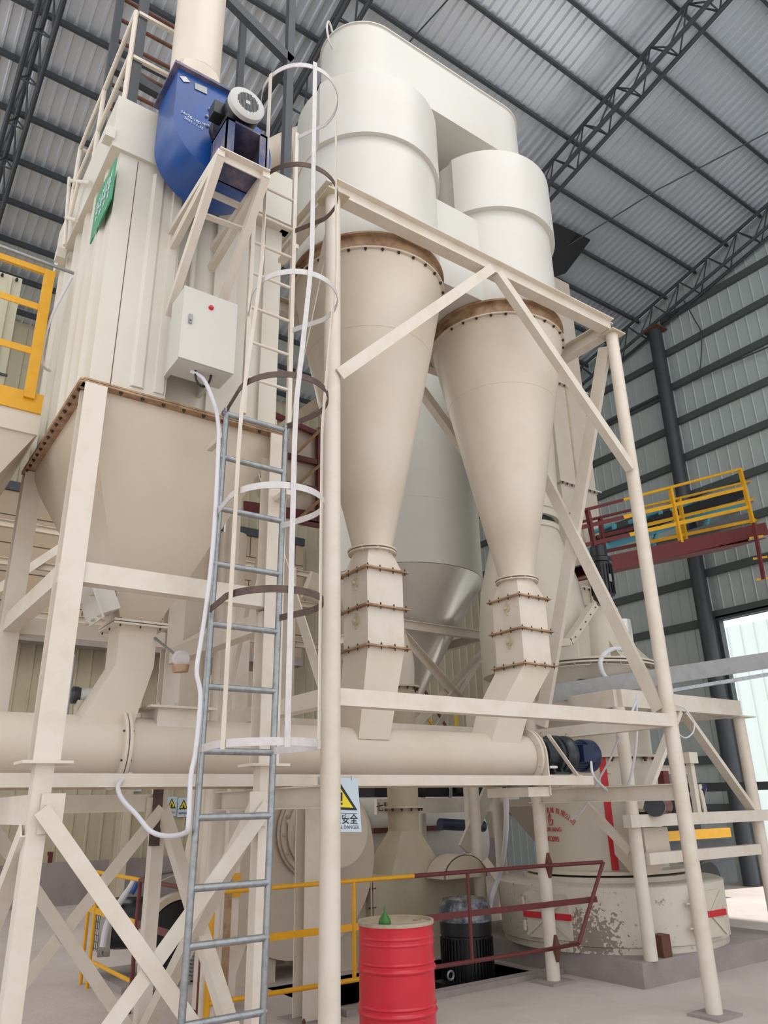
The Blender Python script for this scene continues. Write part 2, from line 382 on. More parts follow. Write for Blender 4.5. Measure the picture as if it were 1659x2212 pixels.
for k in range(14):
    z = 1.5 + 1.02 * k
    za = z + .12
    if za < 14.3 and not (za < DZ): girt(XG, -2, CY - .1 if za < 13.9 else CY - 1.5, za, 'right')
    zb = z + .0
    ymax = min(YB, (16.85 - 1.0 - zb) / .234)
    if ymax > CY + .5: girt(XG, CY + .1, ymax, zb, 'left')
gc = T('gable_column', 'dark grey steel column standing against the gable wall beside the bright doorway', 'column', (XG - .25, CY, 0))
part('shaft', MB().tube((XG - .27, CY, 0), (XG - .27, CY, zr(CY) - 1.0), .17, n=24), 'dark_steel', gc)
part('cap_plate', MB().box((XG - .5, CY - .25, zr(CY) - 1.02), (XG - .05, CY + .25, zr(CY) - .98)), 'rust', gc)
# back wall
bw = MB(); bw.box((X0, YB, .75), (XG, YB + .05, zr(YB)))
x = X0 + .1
while x < XG:
    bw.slab([(x - .03, YB, .75), (x + .03, YB, .75), (x + .014, YB - .025, .75), (x - .014, YB - .025, .75)], (0, 0, zr(YB) - .9)); x += .3
struct('wall_back', bw, 'olive_sheet')
struct('baseboard_back', MB().box((X0, YB - .2, 0), (XG, YB + .05, .78)), 'cement')
struct('wall_back_blocks', MB().box((X0, YB - .55, 5.2), (9.5, YB - .3, 8.3)), 'blocks')
# block band carriers and steelwork in front of it
for z, m in ((5.15, 'cement'), (8.35, 'dark_steel')):
    struct('trim_3' if z < 6 else 'trim_4', MB().box((X0, YB - .62, z - .12), (9.5, YB - .28, z + .08)), m)
for k, (px, lab) in enumerate(((.4, 'dusty cream stanchion by the back wall at the left edge of the picture'), (5.2, 'dusty cream stanchion by the back wall behind the small blower'))):
    solo('wall_stanchion', MB().hb((px, YB - .8, 0), (px, YB - .8, 8.2), .16, .2, up=(0, 1, 0)), 'olive', lab, 'column')
pl = T('pipe_rack', 'cream steel pipe rack beams crossing in front of the block wall', 'rack', (2, 14, 4))
for z in (5.0, 5.9, 6.6): part('beam', MB().hb((-3, 14.4, z), (8.5, 14.4, z), .1, .13), 'cream_hopper', pl)
for x in (-1.5, 1.6, 4.6, 7.8): part('leg', MB().hb((x, 14.4, 0), (x, 14.4, 6.7), .13, .13, up=(0, 1, 0)), 'cream_hopper', pl)
part('brace', MB().bar((1.7, 14.3, 5.1), (3.6, 14.3, 7.0), .03, .14), 'cream_beam', pl)
# things outside the doorway
fo = MB(); fo.box((26, -12, 0), (26.1, 26, 7.5)); y = -12
while y < 26: fo.box((25.95, y, 0), (26, y + .05, 7.5)); y += .5
struct('wall_yard', fo, 'fence_white')

# ================================================================== CYCLONE FRAME
A = V((2.76, 4.51, 0)); B = V((6.54, 4.51, 0)); Cc = V((6.5, 6.28, 0)); D = V((2.76, 6.28, 0))
def at(p, z): return V((p.x, p.y, z))
fr = T('cyclone_tower', 'tall cream pipe frame with diagonal braces carrying the two cyclones', 'frame', (4.65, 5.4, 0))
for p in (A, B, Cc, D):
    ps = part('post', MB().tube(at(p, .02), at(p, 6.72), .068, n=28), 'cream_beam', fr)
    part('base_plate', MB().box((p.x - .17, p.y - .15, 0), (p.x + .17, p.y + .15, .022)), 'cement', ps)
    part('cap_plate', MB().box((p.x - .11, p.y - .11, 6.72), (p.x + .11, p.y + .11, 6.735)), 'door_stain', ps)
for p, q, u in ((A, B, 0), (D, Cc, 0), (A, D, 1), (B, Cc, 1)):
    part('top_beam', MB().hb(at(p, 6.83), at(q, 6.83), .13, .18), 'cream_beam', fr)
for p, q in ((A, B), (D, Cc), (A, D), (B, Cc)):
    part('middle_beam', MB().bar(at(p, 2.40), at(q, 2.40), .09, .115).bar(at(p, 2.345), at(q, 2.345), .11, .008), 'cream_beam', fr)
part('low_beam', MB().hb(at(B, 1.765), at(Cc, 1.765) + V((0, .1, 0)), .1, .145, .01), 'cream_beam', fr)
part('low_beam', MB().hb(at(A, 1.765), at(D, 1.765), .1, .145, .01), 'cream_beam', fr)
def brace(p, q, w=.1, t=.012, m='cream_beam', up=(0, 1, 0), parent=None, nm='brace', label=None, flip=1, side=1):
    return part(nm, MB().ang(p, q, w, t, up=up, flip=flip, side=side), m, parent or fr, label)
brace((2.78, 4.47, 4.90), (4.60, 4.47, 6.75), up=(0, 1, 0), flip=-1); brace((6.46, 4.47, 5.0), (4.70, 4.47, 6.75), .09, flip=-1)
brace((2.84, 6.24, 4.95), (4.60, 6.24, 6.75), flip=-1); brace((6.46, 6.24, 5.0), (4.70, 6.24, 6.75), flip=-1)
part('brace', MB().ch((6.54, 4.62, 6.62), (6.52, 6.15, 2.5), .16, .05, .008, up=(1, 0, 0)), 'cream_beam', fr)
part('brace', MB().ch((6.5, 4.58, 2.5), (6.5, 6.1, 6.4), .13, .05, .008, up=(-1, 0, 0)), 'cream_beam', fr)
part('brace', MB().bar((2.76, 6.2, 2.5), (2.76, 4.6, 6.4), .1, .01, up=(1, 0, 0)), 'cream_beam', fr)
part('brace', MB().bar((2.74, 4.6, 2.5), (2.74, 6.2, 5.2), .1, .01, up=(1, 0, 0)), 'cream_beam', fr)

# ================================================================== CYCLONES
def scroll(c, r0, grow, z0, z1, a0, n=64):
    """involute band: radius grows from r0 by 'grow' over one turn"""
    rings = []
    for z in (z0, z1):
        rings.append([V((c.x + (r0 + grow * (1 - i / n)) * math.cos(a0 + 2 * math.pi * i / n), c.y + (r0 + grow * (1 - i / n)) * math.sin(a0 + 2 * math.pi * i / n), z)) for i in range(n)])
    return MB().loft(rings)
def cyclone(cx, cy, label, r, rb, chute):
    t = T('dust_cyclone', label, 'cyclone', (cx, cy, 2.9), 'cyclones of the mill')
    c = V((cx, cy, 0))
    part('barrel', MB().lathe((cx, cy, 0), [(r, 6.80), (r, 8.08)], 72), 'offwhite', t)
    part('inlet_scroll', scroll(c, rb, .05, 8.04, 8.88, math.radians(200)), 'offwhite', t)
    part('upper_flange', MB().ring((cx, cy, 6.80), (0, 0, 1), r - .02, r + .03, .02, 72), 'rust_stain', t, 'rust-stained rim above the cone')
    skirt = part('skirt', MB().lathe((cx, cy, 0), [(r + .0, 6.63), (r - .01, 6.80)], 72), 'rust_stain', t)  # rust, plus the shade of the recess under the beam painted in
    part('cone_flange', MB().ring((cx, cy, 6.63), (0, 0, 1), r - .03, r + .03, .016, 72), 'cream', t)
    bolts(t, [((cx + (r + .012) * math.cos(a), cy + (r + .012) * math.sin(a), 6.615), (0, 0, 1)) for a in [math.pi + math.pi * (k + .5) / 15 for k in range(15)]], size=.015)
    part('cone', MB().lathe((cx, cy, 0), [(r, 6.62), (r * .80 + .003, 5.87), (r * .80, 5.868), (r * .52, 4.85), (r * .36, 4.28), (r * .36 - .004, 4.275), (.175, 3.86)], 72), 'cream', t)
    part('outlet_flange', MB().ring((cx, cy, 3.855), (0, 0, 1), .15, .225, .014, 40).ring((cx, cy, 3.83), (0, 0, 1), .15, .22, .012, 40), 'cream', t)
    bolts(t, [((cx + .2 * math.cos(a), cy + .2 * math.sin(a), 3.84), (0, 0, 1)) for a in [math.radians(k * 40 + 10) for k in range(9)]], 'door_stain', .011, .06)
    # round-to-square neck
    n = 32; w = .19; circ = []; sq = []
    for i in range(n):
        a = 2 * math.pi * i / n; ca, sa = math.cos(a), math.sin(a); m = max(abs(ca), abs(sa))
        circ.append(V((cx + .18 * ca, cy + .18 * sa, 3.83))); sq.append(V((cx + w * ca / m, cy + w * sa / m, 3.64)))
    part('neck', MB().loft([sq, circ]), 'cream', t)
    for z0, z1 in ((3.31, 3.63), (2.96, 3.29)):
        b = part('airlock_box', MB().box((cx - w, cy - w, z0), (cx + w, cy + w, z1)), 'cream_beam', t)
        part('shaft_bearing', MB().tube((cx - w - .02, cy - .02, z1 - .1), (cx - w, cy - .02, z1 - .1), .04, n=20).tube((cx - w - .045, cy - .02, z1 - .1), (cx - w, cy - .02, z1 - .1), .018, n=14).bar((cx - w - .006, cy - .02, z1 - .17), (cx - w - .006, cy - .02, z1 - .03), .02, .014), 'door_stain', b)
    for z in (3.635, 3.30, 2.955):
        part('square_flange', MB().box((cx - w - .045, cy - w - .045, z - .008), (cx + w + .045, cy + w + .045, z + .006)), 'rust_stain', t)
        bolts(t, [((cx + dx, cy - w - .025, z), (0, 0, 1)) for dx in (-.2, -.07, .07, .2)] + [((cx - w - .025, cy + dy, z), (0, 0, 1)) for dy in (-.07, .07, .2)], 'bolt', .009, .06)
    part('chute', chute, 'cream', t)
    return t
CLx, CRx, CY0 = 3.74, 5.56, 5.40
def slope_chute(cx, tx, wx, wy):
    return MB().loft([rect(cx + tx, CY0 - .02, 2.2, wx, wy), rect(cx + tx * .25, CY0, 2.72, .36, .36), rect(cx, CY0, 2.95, .38, .38)])
cl = cyclone(CLx, CY0, 'left cyclone of the pair, tall cream cone beside the caged ladder', .765, .775, MB().loft([rect(CLx - .14, CY0 - .02, 2.2, .3, .34), rect(CLx, CY0, 2.95, .38, .38)]))
cr = cyclone(CRx, CY0, 'right cyclone of the pair, tall cream cone near the gable wall', .75, .775, MB().loft([rect(CRx - .5, CY0 - .02, 2.2, .36, .3), rect(CRx - .32, CY0, 2.55, .36, .34), rect(CRx, CY0, 2.95, .38, .38)]))
lb = MB().box((CLx + .5, 4.95, 6.82), (CRx - .3, 5.9, 7.93))
lk = solo('connecting_duct', lb, 'offwhite', 'flat sided cream box joining the barrels of the two cyclones', 'duct')
# twin outlet hood above both cyclones (stadium plan)
def stadium(x0, x1, cy, r, z, n=28):
    return [V((x1 + r * math.cos(a), cy + r * math.sin(a), z)) for a in [-math.pi / 2 + math.pi * i / n for i in range(n + 1)]] + \
           [V((x0 + r * math.cos(a), cy + r * math.sin(a), z)) for a in [math.pi / 2 + math.pi * i / n for i in range(n + 1)]]
hd = T('outlet_hood', 'long white rounded duct box bridging the tops of both cyclones', 'duct', (4.65, 5.4, 8.9))
part('hood_body', MB().loft([stadium(CLx - .02, CRx - .0, 5.4, .5, 9.2), stadium(CLx - .02, CRx - .0, 5.4, .5, 10.02)]), 'offwhite', hd)
part('lid', MB().loft([stadium(CLx - .02, CRx - .0, 5.4, .52, 10.02), stadium(CLx - .02, CRx - .0, 5.4, .52, 10.035)]), 'offwhite', hd)
for cx in (CLx, CRx): part('collar', MB().lathe((cx, 5.4, 0), [(.44, 8.86), (.44, 9.2)], 48), 'offwhite', hd)
part('lifting_loop', MB().path(spline([(3.2, 5.25, 9.72), (3.12, 5.2, 9.74), (3.08, 5.18, 9.9), (3.12, 5.2, 10.04), (3.2, 5.25, 9.98)]), .012), 'offwhite', hd)
# return pipe from hood going behind
rp = solo('return_duct', MB().path(spline([(3.9, 5.95, 9.55), (3.2, 6.9, 9.4), (2.9, 7.6, 8.6), (3.0, 7.9, 7.0), (3.0, 7.9, 4.5), (3.0, 7.9, 1.9)], 8), .24, n=28), 'cream', 'round cream duct dropping behind the left cyclone to the main fan', 'duct')

# ================================================================== SCREW CONVEYOR
pc = T('screw_conveyor', 'long horizontal cream tube conveyor with bolted flanges under the cyclones', 'conveyor', (2.2, 5.4, 1.88))
PR, PZ = .205, 2.1
jx = 1.62
part('tube', MB().tube((-1.6, 5.4, PZ), (jx - .02, 5.4, PZ), PR, n=56), 'cream', pc)
part('tube', MB().tube((jx + .02, 5.4, PZ), (5.42, 5.4, PZ), PR, n=56), 'cream', pc)
part('joint_flange', MB().ring((jx - .014, 5.4, PZ), (1, 0, 0), PR - .01, PR + .06, .02, 56).ring((jx + .014, 5.4, PZ), (1, 0, 0), PR - .01, PR + .06, .02, 56), 'cream_beam', pc)
bolts(pc, [((jx, 5.4 + (PR + .035) * math.cos(a), PZ + (PR + .035) * math.sin(a)), (1, 0, 0)) for a in [math.radians(22 + 45 * k) for k in range(8)]], 'bolt', .012, .07)
part('end_flange', MB().ring((5.44, 5.4, PZ), (1, 0, 0), PR - .01, PR + .06, .03, 56), 'cream_beam', pc)
ep = [V((5.46, 5.4 + (PR + .08) * math.cos(a), PZ + (PR + .06) * math.sin(a))) for a in [math.pi * k / 20 for k in range(21)]] + [V((5.46, 5.4 - .285, 1.76)), V((5.46, 5.4 + .285, 1.76))]
part('end_plate', MB().slab(ep, (.016, 0, 0)), 'cream_beam', pc)
part('foot_box', MB().box((5.2, 5.13, 1.75), (5.47, 5.67, 1.83)), 'cream_beam', pc)
bolts(pc, [((5.45, 5.4 + (PR + .035) * math.cos(a), PZ + (PR + .035) * math.sin(a)), (1, 0, 0)) for a in [math.radians(22 + 45 * k) for k in range(8)]], 'bolt_pale', .012, .07)
part('inlet_box', MB().loft([rect(2.0, 5.4, 2.2, .34, .3), rect(2.0, 5.4, 2.36, .34, .3)]), 'cream_beam', pc)
part('inlet_flange', MB().box((1.76, 5.2, 2.36), (2.24, 5.6, 2.375)), 'cream_beam', pc)
bolts(pc, [((x, 5.225, 2.375), (0, 0, 1)) for x in (1.82, 1.94, 2.06, 2.18)], 'bolt_pale', .01, .04)
for k, yy in enumerate((5.1, 5.66)):
    t = T('support_channel', ('front' if k == 0 else 'rear') + ' pale yellow steel channel running under the tube conveyor', 'beam', (2.5, yy, 1.84), 'channels under the tube conveyor')
    part('channel', MB().ch((-1.6, yy, 1.885), (6.62 if k else 6.02, yy, 1.885), .05, .08, .008, side=1 if k else 1), 'door_stain' if k else 'cream_beam', t)
# gear motor at the conveyor's end
gm = T('gear_motor', 'black gearbox with dark blue motor on the end of the tube conveyor', 'motor', (5.95, 5.4, 1.93))
mz = 2.13
part('pedestal', MB().box((5.48, 5.2, 1.925), (6.02, 5.6, 1.94)).box((5.5, 5.22, 1.94), (5.52, 5.58, 2.2)), 'cream_beam', gm)
part('gearbox', MB().lathe((5.60, 5.4, mz), [(.05, -.06), (.05, -.02), (.10, 0), (.10, .06), (.145, .06), (.145, .2), (.185, .205), (.185, .235), (.165, .24), (.165, .27), (.185, .275), (.185, .305), (.145, .33), (.185, .39), (.185, .425), (.13, .43)], 40, axis=(1, 0, 0)), 'motor_dark', gm)
part('gearbox_foot', MB().box((5.66, 5.22, 1.94), (5.86, 5.58, 1.965)).slab([(5.7, 5.26, 1.96), (5.7, 5.54, 1.96), (5.7, 5.5, 2.08), (5.7, 5.3, 2.08)], (.03, 0, 0)).slab([(5.8, 5.26, 1.96), (5.8, 5.54, 1.96), (5.8, 5.5, 2.08), (5.8, 5.3, 2.08)], (.03, 0, 0)), 'motor_dark', gm)
mo = MB().lathe((6.02, 5.4, mz), [(.13, 0), (.135, .02), (.135, .22), (.155, .22), (.16, .24), (.16, .36), (.14, .39), (.06, .395)], 40, axis=(1, 0, 0))
for k in range(26):
    a = 2 * math.pi * k / 26; mo.bar((6.04, 5.4 + .14 * math.cos(a), mz + .14 * math.sin(a)), (6.23, 5.4 + .14 * math.cos(a), mz + .14 * math.sin(a)), .007, .008)
mob = part('motor_body', mo, 'navy', gm)
part('terminal_box', MB().box((6.07, 5.2, mz - .07), (6.24, 5.28, mz + .09)), 'navy', mob)
for x in (5.72, 6.08):
    part('eye_bolt', MB().path([V((x, 5.4 + .02 * math.cos(a), mz + .19 + .02 * math.sin(a))) for a in [2 * math.pi * k / 14 for k in range(15)]], .006, n=6).tube((x, 5.4, mz + .12), (x, 5.4, mz + .17), .006, n=8), 'bolt_pale', gm)
part('coupling_guard', MB().lathe((5.50, 5.4, mz - .02), [(.13, 0), (.15, .04), (.1, .08)], 30, axis=(1, 0, 0)), 'black', gm)
part('tie_bar', MB().bar((5.47, 5.08, 2.28), (5.80, 5.08, 1.93), .012, .04, up=(0, 1, 0)), 'cream_beam', gm)
part('grease_tube', MB().path(spline([(5.49, 5.12, 2.0), (5.53, 5.1, 2.0), (5.56, 5.1, 2.0)]), .012), 'cream_beam', gm)
def cable(label, pts, r=.012, m='cable', nm='cable'):
    return solo(nm, MB().path(spline(pts, 8), r), m, label, 'cable')
cable('pale flexible conduit hanging from the blue gear motor', [(6.16, 5.2, 2.06), onY(1283, 1678, 5.15), onY(1312, 1708, 5.3)], .013)
cable('pale taped cable slanting up from the gear motor to the side beam', [onX(1235, 1770, 6.65), onX(1262, 1745, 6.65), onX(1290, 1690, 6.65), onX(1318, 1640, 6.65), onX(1338, 1590, 6.62)], .011)
cable('pale cable hanging in a loop beside the right leg of the mill tower', [onX(1375, 1510, 7.0), onX(1375, 1600, 7.0), onX(1362, 1680, 7.0), onX(1352, 1702, 7.0)], .014)

# ================================================================== BAGHOUSE COLLECTOR
bx0, bx1, by0, by1 = .96, 2.37, 4.62, 6.30
hz = 4.33
bg_ = T('dust_collector', 'tall cream bag filter housing with bolted hopper at the left', 'dust collector', (1.66, 5.45, 2.3))
hb_ = MB().box((bx0, by0 + .12, hz), (bx1, by1, 6.42))
part('housing', hb_, 'panel_cream', bg_)
# ribbed cladding on the left side
rb = MB()
for k in range(6):
    y = by0 + .24 + k * .28
    rb.slab([(bx0, y - .05, hz + .02), (bx0, y + .05, hz + .02), (bx0 - .03, y + .03, hz + .02), (bx0 - .03, y - .03, hz + .02)], (0, 0, 1.95))
part('side_rib', rb, 'panel_cream', bg_)
# front door panels: one wide door standing proud on the left, flat strips on the right
fd = MB().box((bx0, by0 - .01, hz + .01), (1.47, by0 + .12, 6.3))
fdp = part('front_panel', fd, 'panel_cream', bg_)
part('panel_rib', MB().slab([(1.22, by0 - .01, hz + .05), (1.32, by0 - .01, hz + .05), (1.30, by0 - .028, hz + .05), (1.24, by0 - .028, hz + .05)], (0, 0, 1.85)), 'panel_cream', fdp)
part('panel_rib', MB().slab([(1.38, by0 - .01, hz + .05), (1.46, by0 - .01, hz + .05), (1.45, by0 - .024, hz + .05), (1.39, by0 - .024, hz + .05)], (0, 0, 1.9)), 'panel_cream', fdp)
part('seam', MB().box((1.095, by0 - .012, hz + .02), (1.100, by0 - .008, 6.28)), 'rust', fdp)
part('front_strip', MB().box((1.80, by0 + .085, hz + .02), (1.99, by0 + .12, 6.3)).box((2.22, by0 + .085, hz + .02), (bx1, by0 + .12, 6.3)), 'panel_cream', bg_)
part('front_pipe', MB().tube((1.62, by0 + .08, 5.0), (1.62, by0 + .08, 6.1), .022, n=14), 'panel_cream', bg_)
part('plenum', MB().box((bx0 - .07, by0 - .04, 6.3), (bx1 + .05, by1 + .08, 6.80)), 'panel_cream', bg_)
for yy, zz_ in ((4.62, 6.40), (5.95, 6.22)):
    part('lifting_tube', MB().box((bx0 - .13, yy - .06, zz_ - .05), (bx0 - .06, yy + .04, zz_ + .05)), 'panel_cream', bg_)
# main flange
fz = hz
fm = MB()
for a, b in (((bx0 - .04, by0 - .06), (bx1 + .04, by0 + .02)), ((bx0 - .04, by1 - .02), (bx1 + .04, by1 + .06)), ((bx0 - .06, by0 - .04), (bx0 + .02, by1 + .04)), ((bx1 - .02, by0 - .04), (bx1 + .06, by1 + .04))):
    fm.box((a[0], a[1], fz - .035), (b[0], b[1], fz - .022)); fm.box((a[0], a[1], fz - .018), (b[0], b[1], fz - .005))
part('main_flange', fm, 'rust_stain', bg_, 'rust-streaked flange between housing and hopper')
bolts(bg_, [((bx0 + .06 + k * .145, by0 - .04, fz - .03), (0, 0, -1)) for k in range(10)] + [((bx0 - .04, by0 + .06 + k * .118, fz - .03), (0, 0, -1)) for k in range(14)], 'bolt', .013, .05)
# hopper
ox, oy = 1.65, 5.40
hop = MB().loft([rect(ox, oy, 2.94, .27, .27), rect(1.665, 5.46, 4.22, 1.36, 1.64), rect(1.665, 5.46, fz - .02, 1.38, 1.66)])
hp = part('hopper', hop, 'cream_hopper', bg_)
part('hopper_flange', MB().box((ox - .19, oy - .19, 2.925), (ox + .19, oy + .19, 2.94)).box((ox - .19, oy - .19, 2.905), (ox + .19, oy + .19, 2.918)), 'cream_beam', bg_)
bolts(bg_, [((ox + dx, oy - .165, 2.92), (0, 0, 1)) for dx in (-.14, 0, .14)] + [((ox - .165, oy + dy, 2.92), (0, 0, 1)) for dy in (0, .17)], 'bolt', .01, .06)
# inspection hatch on hopper's left slope
hc = onX(208, 1288, 1.33); hn = V((-1, 0, -.46)).normalized(); hu = V((-.42, 0, .9)).normalized(); hv = V((0, 1, 0))
def hq(u, v, n): return hc + hu * u + hv * v + hn * n
hat = part('inspection_hatch', MB().loft([[hq(-.14, -.14, -.08), hq(.14, -.14, -.08), hq(.14, .14, -.08), hq(-.14, .14, -.08)], [hq(-.14, -.14, .05), hq(.14, -.14, .05), hq(.14, .14, .05), hq(-.14, .14, .05)]])
           .loft([[hq(-.17, -.17, .05), hq(.17, -.17, .05), hq(.17, .17, .05), hq(-.17, .17, .05)], [hq(-.17, -.17, .065), hq(.17, -.17, .065), hq(.17, .17, .065), hq(-.17, .17, .065)]]), 'offwhite', bg_)
bolts(bg_, [(hq(.15 * i, .15 * j, .07), hn) for i in (-1, 0, 1) for j in (-1, 0, 1) if i or j], 'bolt_pale', .011, .04)
# outlet valve and transition down to the conveyor
part('outlet_box', MB().loft([rect(ox, oy, 2.64, .26, .26), rect(ox, oy, 2.905, .26, .26)]), 'cream', bg_)
part('outlet_chute', MB().loft([rect(ox - .17, oy, 2.2, .36, .3), rect(ox, oy, 2.64, .26, .26)]), 'cream', bg_)
lv = part('valve_lever', MB().tube((ox + .12, oy - .13, 2.84), onY(388, 1422, 5.0), .010, n=8), 'galv', bg_)
part('counterweight', MB().tube(onY(388, 1422, 5.0), onY(393, 1425, 4.96), .055, n=24), 'white_strap', lv)
part('second_weight', MB().tube(onY(390, 1452, 5.0), onY(390, 1437, 5.0), .05, .06, n=24), 'rust_stain', lv)
# green banner on side
gb = T('green_banner', 'green banner with white writing on the left side of the filter housing', 'banner', (bx0 - .05, 4.95, 5.7))
part('sheet', MB().slab([(bx0 - .045, 4.5, 6.12), (bx0 - .045, 5.0, 6.14), (bx0 - .045, 5.0, 5.70), (bx0 - .045, 4.5, 5.74)], (.01, 0, 0)), 'banner_green', gb)
lt = MB()
for k in range(4):
    y = 4.56 + k * .1; lt.bar((bx0 - .048, y, 6.03), (bx0 - .048, y + .04, 5.82), .012, .002, up=(1, 0, 0)); lt.bar((bx0 - .048, y + .06, 6.03), (bx0 - .048, y + .02, 5.85), .010, .002, up=(1, 0, 0))
    lt.bar((bx0 - .048, y - .01, 5.94), (bx0 - .048, y + .07, 5.92), .010, .002, up=(1, 0, 0))
part('lettering', lt, 'chalk', gb)

# stand
st = T('collector_stand', 'cream steel column stand with crossed braces under the bag filter', 'stand', (1.66, 5.45, 0))
cols = {'fl': V((1.0, 4.62, 0)), 'fr': V((2.33, 4.62, 0)), 'bl': V((.98, 6.28, 0)), 'br': V((2.26, 6.28, 0))}
for k, p in cols.items():
    c_ = part('column', MB().hb(at(p, 1.96), at(p, hz - .04), .14, .14, .01, up=(0, 1, 0)), 'cream_beam', st)
    part('lower_leg', MB().box((p.x - .048, p.y - .048, .01), (p.x + .048, p.y + .048, 1.95)), 'cream_beam', st)
    part('splice_plate', MB().box((p.x - .13, p.y - .11, 1.95), (p.x + .13, p.y + .11, 1.965)), 'cream_beam', c_)
part('scorched_strip', MB().box((2.185, 6.20, 1.45), (2.26, 6.232, 1.95)), 'burnt', st, 'black scorched strip')
def sb(a, b, z, h=.125): part('beam', MB().bar(at(cols[a], z), at(cols[b], z), .1, h), 'cream_beam', st)
sb('fl', 'fr', 3.04); sb('bl', 'br', 3.04); sb('fl', 'bl', 3.04); sb('fr', 'br', 2.9)
sb('fl', 'bl', 1.72, .15); sb('bl', 'br', 1.76)
def xb(a, za, b, zb, dy=0, dx=0, w=.085, **k): part('brace', MB().ang(at(cols[a], za) + V((dx, dy, 0)), at(cols[b], zb) + V((dx, dy, 0)), w, .01, up=k.get('up', (0, 1, 0)), flip=-1), 'cream_beam', st)
xb('fl', 1.72, 'fr', .12, dy=-.06); xb('fr', 1.72, 'fl', .12, dy=-.045)
xb('bl', 1.72, 'br', .12, dy=-.06); xb('br', 1.72, 'bl', .12, dy=-.045)
xb('fr', 1.72, 'br', .12, dx=-.03, up=(1, 0, 0)); xb('br', 1.72, 'fr', .12, dx=.03, up=(1, 0, 0))
xb('fl', 1.62, 'bl', .12, dx=-.03, up=(1, 0, 0)); xb('bl', 1.72, 'fl', .12, dx=.03, up=(1, 0, 0))
for k in ('fl', 'fr', 'br'):
    p = cols[k]; s = 1 if k == 'fl' else -1
    part('gusset', MB().box((p.x, p.y - .066, 1.6), (p.x + s * .12, p.y - .056, 1.8)), 'cream_beam', st)

# ================================================================== FAN ON THE COLLECTOR
fn = T('exhaust_fan', 'blue centrifugal fan with black motor mounted high on the bag filter', 'fan', (1.6, 4.2, 6.0))
fc = onY(478, 285, 4.1); fcx, fcz = fc.x, fc.z
yf, yb = 4.1, 4.50
def volprof(r0, sgn=1):
    pts = [V((0, 0, 0))]
    return pts
TL = onY(385, 150, yf); TR = onY(488, 192, yf)
zt = (TL.z + TR.z) / 2
tlx, trx = TL.x, TR.x + .02
def vol(y):
    pts = [V((tlx, y, zt))]
    a0, a1 = math.radians(178), math.radians(405)
    cx, cz = tlx + .405, 6.36
    n = 40
    for i in range(n + 1):
        a = a0 + (a1 - a0) * i / n; r = .405 - .045 * i / n
        pts.append(V((cx + r * math.cos(a), y, cz + r * math.sin(a))))
    pts.append(V((trx, y, 6.62))); pts.append(V((trx, y, zt)))
    return pts
part('casing', MB().loft([vol(yf), vol(yb)]), 'blue', fn)
part('outlet_flange', MB().box((tlx - .035, yf - .035, zt - .012), (trx + .035, yb + .035, zt + .012)), 'blue_dusty', fn)
bolts(fn, [((tlx + (trx - tlx) * k / 3, yf - .022, zt), (0, 0, 1)) for k in range(4)] + [((tlx - .022, yf + .1 + .13 * k, zt), (0, 0, 1)) for k in range(3)], 'rust', .01, .05)
bolts(fn, [(onY(px, py, yf - .005), (0, -1, 0)) for px, py in ((467, 227), (453, 236), (447, 251), (449, 272), (462, 294))], 'plate', .012, .02)
part('name_plate', MB().plate(onY(421, 179, yf - .004), onY(421, 192, yf - .004), onY(447, 204, yf - .004), onY(447, 190, yf - .004), .003), 'plate', fn)
part('sticker', MB().plate(onY(388, 165, yf - .004), onY(397, 177, yf - .004), onY(411, 178, yf - .004), onY(401, 166, yf - .004), .003), 'white_strap', fn)
d_ = V((1, 0, -.16)).normalized(); u_ = V((.1, 0, 1)).normalized()
p0 = onY(412, 256, yf - .004); p1 = onY(418, 268, yf - .004); p2 = onY(441, 269, yf - .004)
text_obj('chalk_writing', 'H=26-100', .036, 'chalk', fn, p0, d_, u_, .001)
text_obj('chalk_writing', '2021.11.15', .034, 'chalk', fn, p1, d_, u_, .001)
text_obj('chalk_writing', 'up', .032, 'chalk', fn, p2, d_, u_, .001)
mc = onY(541, 213, 3.62)
mcx, mcz = mc.x, mc.z
mt = MB().lathe((mcx, 3.66, mcz), [(.105, 0), (.128, .03), (.128, .12), (.12, .12), (.12, .32), (.135, .33), (.135, .36), (.06, .37), (.045, .43)], 44, axis=(0, 1, 0))
mtb = part('fan_motor', mt, 'black', fn, 'black motor with a pale round fan guard')
part('motor_guard', MB().lathe((mcx, 3.655, mcz), [(.108, 0), (.131, .012), (.131, .05)], 44, axis=(0, 1, 0)), 'grille', mtb)
gh = MB()
for i in range(-7, 8):
    for j in range(-7, 8):
        if i * i + j * j < 56 and not (abs(i) < 2 and abs(j) < 2): gh.box((mcx + i * .0105 - .0036, 3.651, mcz + j * .0105 - .0036), (mcx + i * .0105 + .0036, 3.656, mcz + j * .0105 + .0036))
part('guard_holes', gh, 'motor_dark', mtb)
part('terminal_box', MB().box((mcx - .185, 3.80, mcz - .06), (mcx - .10, 3.90, mcz + .05)), 'black', mtb)
